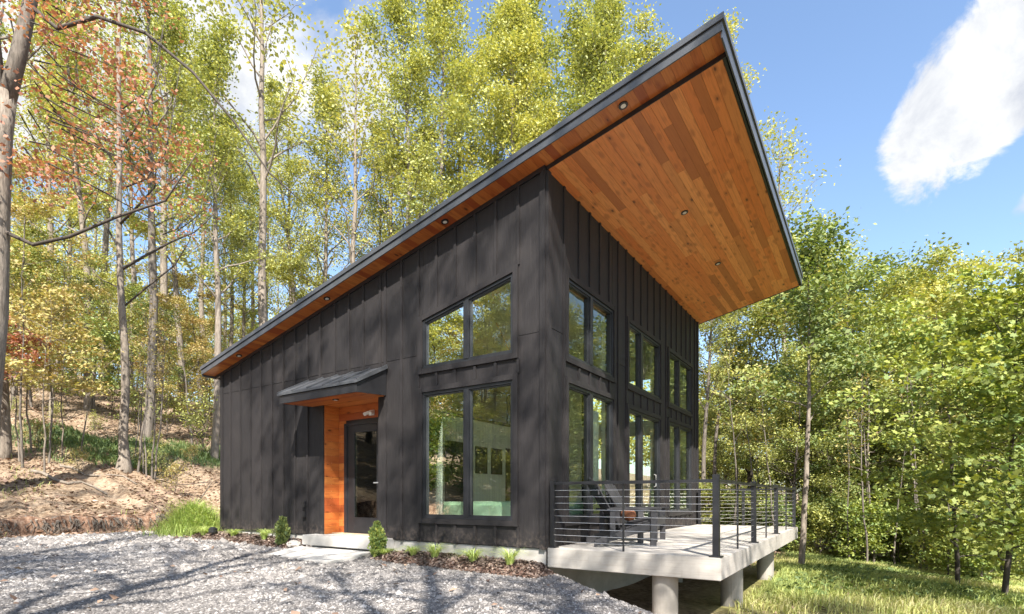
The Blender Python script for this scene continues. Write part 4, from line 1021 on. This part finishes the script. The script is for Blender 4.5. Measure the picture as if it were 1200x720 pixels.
for i in range(3):
    proto('edge', 'edge_tree', ['dense leafy green tree', 'dense leafy yellow-green tree', 'dense leafy yellow-green tree'][i], 'tree', 'dense leafy trees', ['leaf_green', 'leaf_yellowgreen', 'leaf_yellowgreen'][i], 'bark_dark',
          seed=300 + i, height=11 + i, r0=.12, cs=.1, prof=dome(2.7, .8), nl=42, ntw=7, lpa=19, leaf=.12, sig=.29, up=30, flat=.55, wander=.06)
for i, lm in enumerate(('leaf_gold', 'leaf_rust', 'leaf_green')):
    proto('sap_' + lm, 'sapling', 'thin young %s-leaved sapling' % {'leaf_gold': 'golden', 'leaf_green': 'green', 'leaf_rust': 'rusty'}[lm], 'tree', 'thin saplings', lm, 'bark_pale',
          seed=400 + i, height=4.6, r0=.028, cs=.4, prof=dome(.8, .4), nl=12, ntw=4, lpa=9, leaf=.11, sig=.2, up=25, flat=.4, trunk_sides=6, wander=.09)
for i in range(3):
    proto('bush', 'bush', 'low leafy bush', 'bush', 'undergrowth bushes', ['leaf_green', 'leaf_maple', 'leaf_yellowgreen'][i], 'bark_grey',
          seed=500 + i, height=2.1, r0=.03, cs=.05, prof=dome(1.0, .5), nl=20, ntw=5, lpa=13, leaf=.11, sig=.2, up=30, flat=.6, trunk_sides=5, wander=.12)
for i in range(2):
    proto('brush', 'twiggy_shrub', 'twiggy half-bare shrub', 'bush', 'twiggy shrubs', ['leaf_gold', 'leaf_yellowgreen'][i], 'bark_grey',
          seed=540 + i, height=1.7, r0=.016, cs=.03, prof=dome(.8, .4), nl=22, ntw=4, lpa=3.2, leaf=.085, sig=.14, up=50, flat=.6, trunk_sides=5, wander=.12)
for i in range(2):
    proto('pole', 'bare_sapling', 'slim nearly leafless trunk', 'tree', 'slim bare trunks', 'leaf_gold', 'bark_grey',
          seed=600 + i, height=9, r0=.05, cs=.5, prof=dome(.9, .3), nl=9, ntw=4, lpa=1.2, leaf=.12, sig=.25, up=45, trunk_sides=6, wander=.08)
def P3(px, d): q = at(px, d); return float(q[0]), float(q[1])
used = []
def free(x, y, r_): return all((x - a) ** 2 + (y - b) ** 2 > r_ * r_ for a, b in used)
def put(key, px, d, **kw):
    x, y = P3(px, d); used.append((x, y)); return plant(key, x, y, **kw)

# --- landmark trees
# big leaning trunk at the left edge, rust leaves
x, y = P3(-22, 13.5); used.append((x, y))
root = empty('rust_leaved_tree', 'large pale forked trunk at the left edge of the picture with rust-brown leaves', 'tree', (x, y, float(H(x, y))))
mb = MB(); up_ = Vector((0, 0, 1)); rt = Vector(RIGHT); fw = Vector(FWD)
def rel(a, h_, f=0.0): v = rt * a + fw * f; return (v.x, v.y, h_)
mb.tube([rel(-.1, -.3), rel(0, .2), rel(.1, 2), rel(.35, 4.5), rel(.42, 7.2), rel(.50, 9.0), rel(.62, 10.0)], [.42, .34, .29, .26, .24, .23, .22], 12)
mb.build('trunk', 'bark_pale', root, smooth=True)
for pts, rr in (([rel(.58, 9.6), rel(.95, 11.0), rel(1.25, 12.4), rel(1.5, 15), rel(2.2, 18)], [.19, .17, .14, .10, .04]), ([rel(.50, 9.5), rel(.30, 11.5), rel(.32, 14), rel(.1, 18)], [.15, .13, .10, .04]),
                ([rel(1.2, 12.2), rel(1.9, 11.6), rel(2.9, 11.9), rel(4.1, 11.5), rel(5.3, 10.5), rel(6.3, 9.3), rel(7.2, 8.0), rel(8.1, 7.2)], [.055, .05, .045, .04, .033, .026, .018, .008]),
                ([rel(.42, 6.6), rel(1.3, 6.2), rel(2.2, 6.4), rel(3.4, 6.9), rel(4.6, 7.3), rel(5.4, 8.5)], [.05, .045, .04, .034, .026, .01])):
    MB().tube(pts, rr, 8).build('limb', 'bark_grey' if rr[0] > .1 else 'bark_dark', root, smooth=True)
g_ = np.random.default_rng(5); anc = []
for k in range(105):
    a_ = g_.uniform(.4, 4.2); h_ = g_.uniform(7.6, 14.5); anc.append(rel(a_ * (1.0 if h_ > 6 else .8), h_ + 0, g_.uniform(-1.5, 2.5)))
anc = np.array(anc); ix = np.repeat(np.arange(len(anc)), g_.poisson(42 * g_.gamma(1.5, 1 / 1.5, len(anc)))); N = len(ix)
c_ = anc[ix] + g_.normal(0, 1, (N, 3)) * np.array([.42, .42, .16]); nrm = g_.normal(0, .6, (N, 3)) + np.array([0, 0, .7]); nrm /= np.linalg.norm(nrm, axis=1)[:, None]
u = np.cross(nrm, g_.normal(0, 1, (N, 3))); u /= np.linalg.norm(u, axis=1)[:, None]; v = np.cross(nrm, u); s_ = (.10 * g_.uniform(.6, 1.4, N))[:, None]
V = np.stack([c_ - u * s_ * .55, c_ + v * s_ * .36, c_ + u * s_ * .6, c_ - v * s_ * .36], 1).reshape(-1, 3)
tag(link('crown', faces_mesh('crown', V, 4, np.clip(g_.beta(2, 2, len(anc))[ix] * .6 + .4 * g_.beta(2, 2, N), 0, 1), 'leaf_rust'), None, root), kind='stuff')
mb = MB()
for k in range(len(anc)):
    if k % 2 == 0:
        p = Vector(anc[k]); q = p + Vector((g_.normal(0, .3), g_.normal(0, .3), .35)); s0 = Vector(rel(.6, min(12.5, p.z + .8))) ; mb.tube([s0.lerp(p, .35) + Vector((0, 0, .25)), s0.lerp(p, .7) + Vector((0, 0, .12)), p], [.022, .014, .005], 4, cap=False)
tag(mb.build('twigs', 'bark_dark', root), kind='stuff')
# pale twin trunk just behind it
x, y = P3(3, 16.5); used.append((x, y)); plant('sparse', x, y, 1.0, .95, 'pale straight trunk rising beside the forked rust-leaved tree', i=0)

# bare-limbed tree left of centre
x, y = P3(145, 18.0); used.append((x, y))
root = empty('bare_limbed_tree', 'slender grey tree with long bare curving limbs on the bank left of the cabin', 'tree', (x, y, float(H(x, y))))
MB().tube([rel(0, -.25), rel(-.0, .08), rel(.02, .5), rel(-.03, 1.2), rel(.06, 2.6), rel(.03, 4.2), rel(-.1, 6), rel(-.16, 8), rel(-.14, 11), rel(-.18, 14), rel(-.05, 18)], [.31, .24, .165, .14, .125, .115, .10, .09, .075, .06, .02], 12).build('trunk', 'bark_pale', root, smooth=True)
LB = [([(-.15, 8.2), (.55, 8.7), (1.2, 9.2), (1.35, 9.7), (1.25, 10.6)], .045), ([(-.14, 6.7), (.5, 7.3), (1.1, 7.9), (1.7, 8.35), (2.2, 9.2)], .05), ([(1.1, 7.9), (1.7, 7.95), (2.4, 8.6)], .022),
      ([(-.12, 9.4), (.5, 9.9), (.9, 10.9), (1.0, 12.2), (1.1, 14.5)], .038), ([(-.13, 10.1), (-.6, 10.9), (-.9, 12.4), (-1.0, 14)], .03), ([(-.15, 7.5), (-.7, 8.3), (-1.4, 8.8), (-1.9, 10.0)], .035),
      ([(-.13, 10.6), (.55, 11.4), (1.25, 12.6), (1.6, 14.6)], .03), ([(-.12, 5.4), (.5, 6.2), (1.2, 7.1), (1.5, 8.0), (1.9, 10.0), (2.1, 12.2)], .034), ([(1.5, 8.0), (2.1, 8.2), (2.8, 8.7), (3.2, 9.6)], .018), ([(-.1, 6.1), (-.8, 6.5), (-1.5, 7.2)], .028), ([(.5, 9.9), (1.3, 10.1), (2.1, 10.8)], .016),
      ([(-.1, 12), (.4, 12.8), (.7, 14.2), (.8, 16)], .025)]
for k, (pp, r_) in enumerate(LB):
    pts = []; n = len(pp)
    for j, (a_, h_) in enumerate(pp): pts.append(rel(a_ * 1.15 + .04 * math.sin(j * 3 + k), h_, .25 * j * (1 if k % 2 else -1)))
    MB().tube(pts, [r_ * (1 - .8 * j / (n - 1)) for j in range(n)], 6).build('limb', 'bark_dark', root, smooth=True)
    mb = MB()
    for j in range(1, n):
        for q in range(4):
            p = Vector(pts[j - 1]).lerp(Vector(pts[j]), random.random()); d = Vector((random.gauss(0, .5), random.gauss(0, .5), random.gauss(.35, .35))); mb.tube([p, p + d * .45, p + d * .8 + Vector((0, 0, .2))], [.009, .006, .003], 3, cap=False)
    tag(mb.build('twigs', 'bark_dark', root), kind='stuff')
# named trunks read off the photograph
put('sparse', 316, 27, rot=2.0, s=1.25, label='tallest straight pale trunk rising behind the low end of the roof', i=0)
put('tall', 383, 33, rot=.5, s=1.1, label='tall pale trunk just right of the tallest one, behind the roof', i=2)
put('tall', 105, 27, rot=2.5, s=1.0, label='thick trunk between the left edge trees and the bare-limbed tree', i=0)
put('tall', 250, 24, rot=4, s=.9, label='trunk at the foot of the slope beside the far left cabin corner', i=2)
for px, d in ((215, 33), (172, 24), (60, 30), (430, 36), (85, 46), (500, 46), (0, 36), (-60, 28), (-110, 36), (-160, 26), (-260, 32)):
    put('tall', px, d, s=random.uniform(.88, 1.12))
for px, d in ((455, 33), (540, 42), (300, 44), (185, 30), (120, 36), (345, 40), (240, 42), (410, 31)):
    put('sparse', px, d, s=random.uniform(.95, 1.2))
def put_top(key, px, d, ytop, hh, **kw):
    x, y = P3(px, d); used.append((x, y)); s_ = ((583 - ytop) / FPX * d + .72 - float(H(x, y))) / hh
    return plant(key, x, y, s=s_, **kw)
for px, d, yt, i_, lb in ((610, 31, -8, 0, 'broad yellow-green crown behind the upper roof, just right of the gap of blue sky'), (650, 33, 5, 1, 'yellow-green crown topping out level with the picture edge above mid roof'), (690, 31, 22, 2, None),
                          (735, 30, 6, 0, 'pointed yellow-green treetop behind the roof near its high corner'), (765, 36, 35, 3, None), (806, 33, 22, 1, 'small round treetop peeking over the roof beside its highest corner'), (585, 38, 20, 3, None), (630, 40, 10, 2, None),
                          (520, 31, -20, 3, None), (480, 28, -60, 1, None), (545, 36, 60, 2, None), (350, 38, 110, 1, None), (270, 38, 150, 3, None), (710, 40, 40, 1, None), (670, 44, 30, 0, None)):
    put_top('tall', px, d, yt, [23, 25, 21, 24, 22][i_], i=i_, label=lb)
# right of the roof and beyond the deck
put_top('sparse', 925, 40, 138, 24, label='half-bare tree whose pinkish top stands right beside the roof edge', i=1)
put('tall', 826, 26, s=.62, label='pale trunk standing just right of the far cabin corner', i=1)
put('tall', 838, 30, s=.6); put('tall', 862, 34, s=.55)
# slender leaning trunk beyond the deck end
x, y = P3(938, 15.4); used.append((x, y))
ln = RIGHT * .11
wood, V, tint, k_ = grow(seed=77, height=9.6, r0=.085, cs=.42, prof=dome(1.3, .4), nl=20, ntw=5, lpa=20, leaf=.12, sig=.26, up=45, lean=(ln[0], ln[1]), wander=.05)
root = empty('leaning_tree', 'slender pale tree leaning right just past the far end of the deck', 'tree', (x, y, float(H(x, y))))
wood.build('trunk', 'bark_pale', root, smooth=True); tag(link('crown', faces_mesh('crown', V, k_, tint, 'leaf_green'), None, root), kind='stuff')
for px, d, yt in ((905, 27, 205), (950, 25, 225), (995, 24, 200), (1045, 23, 240), (1085, 24, 250), (1125, 24, 275), (1165, 23, 258), (1205, 20, 215), (880, 30, 230), (1020, 29, 235), (1070, 30, 240), (970, 32, 210), (1250, 18, 190)):
    put_top('edge' if random.random() < .7 else 'mid_leaf_yellowgreen', px, d, yt + 8, 14.8)
for px, d, s in ( (1310, 20, 1), (925, 22, .62), (1075, 20, .6), (1400, 20, 1), (1120, 20, .6), (1160, 18, .6)):
    put('edge', px, d, s=s * random.uniform(.95, 1.05))
for px, d in ((975, 22), (1060, 21), (1110, 19), (1150, 18), (895, 25), (935, 24), (1015, 20.5)):
    put('mid_leaf_green', px, d, s=random.uniform(.55, .75))
for px, d in ((1020, 20), (1055, 19.5), (985, 20.5), (1095, 18.0), (1120, 16.0), (1150, 14.5), (960, 20.5), (1000, 22), (1040, 21.5), (1075, 20), (1135, 18), (915, 21), (890, 23), (870, 25), (1180, 15), (850, 27), (830, 25), (1010, 18.8), (1200, 17)):
    put('bush', px, d, s=random.uniform(.7, 1.1))
for px, d in ((1015, 17.8), (1022, 18.6), (1085, 16.4), (1076, 17), (1110, 15.2), (995, 18.6), (885, 19), (905, 21), (1050, 18.4), (860, 22)):
    put('pole', px, d, s=random.uniform(.5, .9))
# near maple foliage, right edge
for k, (px, d, h_, label) in enumerate(((1178, 10.0, 5.6, 'near maple with large bright leaves filling the right edge of the picture'), (1120, 12.5, 6.6, 'maple with mid-sized leaves just left of the near maple'), (1262, 8.6, 5.4, 'maple partly cut off by the right edge of the picture'))):
    x, y = P3(px, d); used.append((x, y))
    wood, V, tint, k_ = grow(seed=700 + k, height=h_, r0=.05, cs=.08, prof=dome(1.5, .6), nl=28, ntw=7, lpa=12, leaf=.095, sig=.24, up=15, flat=.3, lobed=True, wander=.06, tintmix=(2.2, 1.6))
    root = empty('maple_tree', label, 'tree', (x, y, float(H(x, y)) - .03)); wood.build('trunk', 'bark_dark', root, smooth=True)
    tag(link('crown', faces_mesh('crown', V, k_, tint, 'leaf_maple'), None, root), kind='stuff')
# saplings on the left bank
for px, d, key, lb in ((22, 16.5, 'sap_leaf_gold', 'golden-leaved sapling nearest the left edge'), (36, 17.5, 'sap_leaf_gold', None), (52, 16, 'sap_leaf_gold', None), (73, 17.8, 'sap_leaf_gold', None), (60, 20, 'sap_leaf_gold', None), (10, 19, 'sap_leaf_gold', None), (95, 19, 'sap_leaf_green', None), (-12, 15.5, 'sap_leaf_rust', None)):
    put(key, px, d, s=random.uniform(.9, 1.25), label=lb)
for px, d in ((163, 18.2), (168, 18.8), (172, 17.9), (178, 18.5), (182, 19), (160, 21), (58, 17), (26, 16)):
    put('pole', px, d, s=random.uniform(.5, .85))
for px, d in ((45, 18), (92, 16.8), (190, 19.5), (205, 17.5), (225, 21), (240, 24), (20, 21), (66, 22.5), (110, 23), (160, 24), (195, 26), (230, 28), (35, 26), (80, 27), (130, 29), (178, 31), (214, 33), (5, 30), (55, 33), (100, 35), (150, 36), (250, 30), (203, 14.4), (-5, 18), (185, 22), (170, 19)):
    put('brush', px, d, s=.38 if d < 15 else random.uniform(.35, .6) if d < 24 else random.uniform(.7, 1.3))
for px, d in ((60, 24), (12, 23), (38, 25), (110, 27), (180, 29), (225, 26), (20, 28), (150, 33), (240, 34), (90, 31)):
    put(random.choice(['mid_leaf_gold', 'mid_leaf_yellowgreen', 'mid_leaf_green']), px, d, s=random.uniform(.55, .8))
# general woodland fill
def sector(n_try, pxr, dr, minr, fn):
    for _ in range(n_try):
        px = random.uniform(*pxr); d = math.sqrt(random.uniform(dr[0] ** 2, dr[1] ** 2)); x, y = P3(px, d)
        if -2 < x < 10.5 and -9 < y < 11: continue
        if not free(x, y, minr): continue
        lr_, ls_ = lawn_w(np.array([x]), np.array([y]))
        if lr_[0] > .2: continue
        used.append((x, y)); fn(x, y, px, d)
def fill_left(x, y, px, d):
    r_ = random.random()
    if y < 19.5: return
    if r_ < .50: plant(random.choice(['mid_leaf_yellowgreen', 'mid_leaf_gold', 'mid_leaf_green', 'mid_leaf_yellowgreen']), x, y, s=random.uniform(.7, 1.25))
    elif r_ < .60: plant('tall', x, y, s=random.uniform(.55, .85))
    elif r_ < .70: plant('sparse', x, y, s=random.uniform(.8, 1.1))
    elif r_ < .84: plant('pole', x, y, s=random.uniform(.7, 1.4))
    else: plant(random.choice(['sap_leaf_green', 'sap_leaf_gold', 'sap_leaf_rust']), x, y, s=random.uniform(.9, 1.3))
sector(290, (-220, 560), (20, 62), 2.3, fill_left)
def fill_right(x, y, px, d):
    r_ = random.random()
    if r_ < .45: plant('edge', x, y, s=random.uniform(.7, .95))
    elif r_ < .7: plant('mid_leaf_green', x, y, s=random.uniform(.7, 1.0))
    elif r_ < .85: plant('bush', x, y, s=random.uniform(.9, 1.4))
    else: plant('pole', x, y, s=random.uniform(.7, 1.2))
sector(150, (820, 1350), (23, 60), 2.6, fill_right)
# woodland to the left of and behind the viewpoint (it throws the dappled shade and shows in the glass)
for (x, y, key, s) in ((-11.2, -7.4, 'shade', .95), (-11.6, -3.2, 'shade', .92), (-12.4, -10.2, 'shade', 1.0), (-13.4, -.6, 'shade', .95), (-8.2, -10.6, 'shade', .85), (-15.2, 3.4, 'shade', .95), (-12.2, -15.5, 'sparse', .85),  (-18.5, -13.0, 'tall', .9), (-19.5, -5.5, 'sparse', .9), (-15.0, -3.2, 'sparse', .72), (-9.0, -15.5, 'sparse', .85), (-22, 0, 'tall', .9), (-13.5, -18, 'tall', .85),
                       (-17, 4, 'sparse', .85), (-6, -19, 'tall', .8), (-24, -9, 'tall', 1), (-20, 8, 'tall', .9), (-16, 12, 'mid_leaf_yellowgreen', 1.1), (-22, 14, 'tall', .95), (-14, 17, 'mid_leaf_green', 1.1), (-18, 20, 'tall', 1), (-12, 22, 'tall', 1), (-25, 5, 'mid_leaf_green', 1.2), (-26, 20, 'tall', 1), (-20, 27, 'tall', 1.1), (-30, 12, 'tall', 1.1), (-15, 32, 'tall', 1.0), (-28, 30, 'tall', 1.1), (-19, 16, 'mid_leaf_gold', 1), (-23, 9.5, 'mid_leaf_green', 1), (-16, 14.5, 'bush', 1.6), (-19, 13, 'bush', 1.5), (-17, 18, 'mid_leaf_yellowgreen', .9), (-21, 18.5, 'edge', .7), (-24, 22, 'mid_leaf_gold', .9), (-27, 25, 'edge', .8), (-22, 24, 'bush', 1.6), (-14.5, 11, 'bush', 1.2), (-31, 24, 'edge', .9), (-33, 30, 'mid_leaf_yellowgreen', 1.1), (-25, 15, 'edge', .7), (-13, 14, 'bush', 1.3), (-20, 22, 'mid_leaf_yellowgreen', .8), (-37, 27, 'edge', 1),
                       (2, -20, 'edge', .8), (7, -19, 'edge', 1), (12, -18, 'edge', 1), (-2, -24, 'tall', .8), (17, -15, 'edge', 1.1), (20, -11, 'edge', 1)):
    used.append((x, y)); plant(key, x, y, s=s)
# remove prototypes never planted
for key, lst in PROTO.items():
    for r_, u_ in [q[:2] for q in lst]:
        if not u_:
            for c_ in list(r_.children): bpy.data.objects.remove(c_)
            bpy.data.objects.remove(r_)

# far wood closing the view: one mass of foliage and stems, 62 to 80 m away
N = 170000; th = rng.uniform(-.95, 1.15, N); dd = rng.uniform(60, 84, N); X = CAM[0] + dd * (FWD[0] - RIGHT[0] * th); Y = CAM[1] + dd * (FWD[1] - RIGHT[1] * th)
hh = 3 + rng.beta(1.3, 1.5, N) * (17 + 5 * vnoise(X, Y, .16, 31) - 9 * sst(-th, -.9, -.1)); k = rng.uniform(0, 1, N) < sst(vnoise(X + hh * .7, Y + hh, .35, 33), .25, .55)
X, Y, hh = X[k], Y[k], hh[k]; N = len(X)
zf = lambda a_, b_: H(a_, b_) + hh
tag(link('distant_wood', faces_mesh('distant_wood', flat_leaves(X, Y, .30, 1.2, 0, zf), 4, np.clip(rng.beta(2, 2, N) * .6 + .4 * vnoise(X, Y, .12, 35), 0, 1), 'leaf_yellowgreen')), 'hazy yellow-green mass of woodland closing the view on the hill', 'woodland', kind='stuff')
# fallen logs and sticks on the bank
def log(px0, px1, d, r_, lab, nm='fallen_branch'):
    pts = []
    for i in range(7):
        px = px0 + (px1 - px0) * i / 6; x, y = P3(px, d + .25 * math.sin(i * 1.7)); pts.append((x, y, float(H(x, y)) + r_ * .7))
    tag(MB().tube(pts, [r_ * (1 - .1 * i) for i in range(7)], 8).build(nm, 'bark_pale', None, smooth=True), lab, 'branch')
log(35, 125, 15.8, .06, 'pale fallen branch lying across the leaf litter, longest of the two', 'fallen_branch')
log(70, 160, 16.9, .045, 'thinner fallen branch lying near the foot of the bare-limbed tree')
p0 = at(213, 13.6); z0 = float(H(p0[0], p0[1])); q0 = at(248, 14.5); 
tag(MB().tube([(p0[0], p0[1], z0 + .15), ((p0[0] + q0[0]) / 2, (p0[1] + q0[1]) / 2, z0 + .75), (q0[0], q0[1], z0 + 1.3)], [.022, .016, .008], 6).build('leaning_stick', 'bark_pale', None), 'pale stick leaning out of the tall grass left of the cabin', 'branch')

# a label nobody else carries needs no group
from collections import Counter
cnt = Counter(o.get('group') for o in C.objects if o.parent is None and 'group' in o)
for o in C.objects:
    if o.parent is None and 'group' in o and cnt[o['group']] == 1: del o['group']
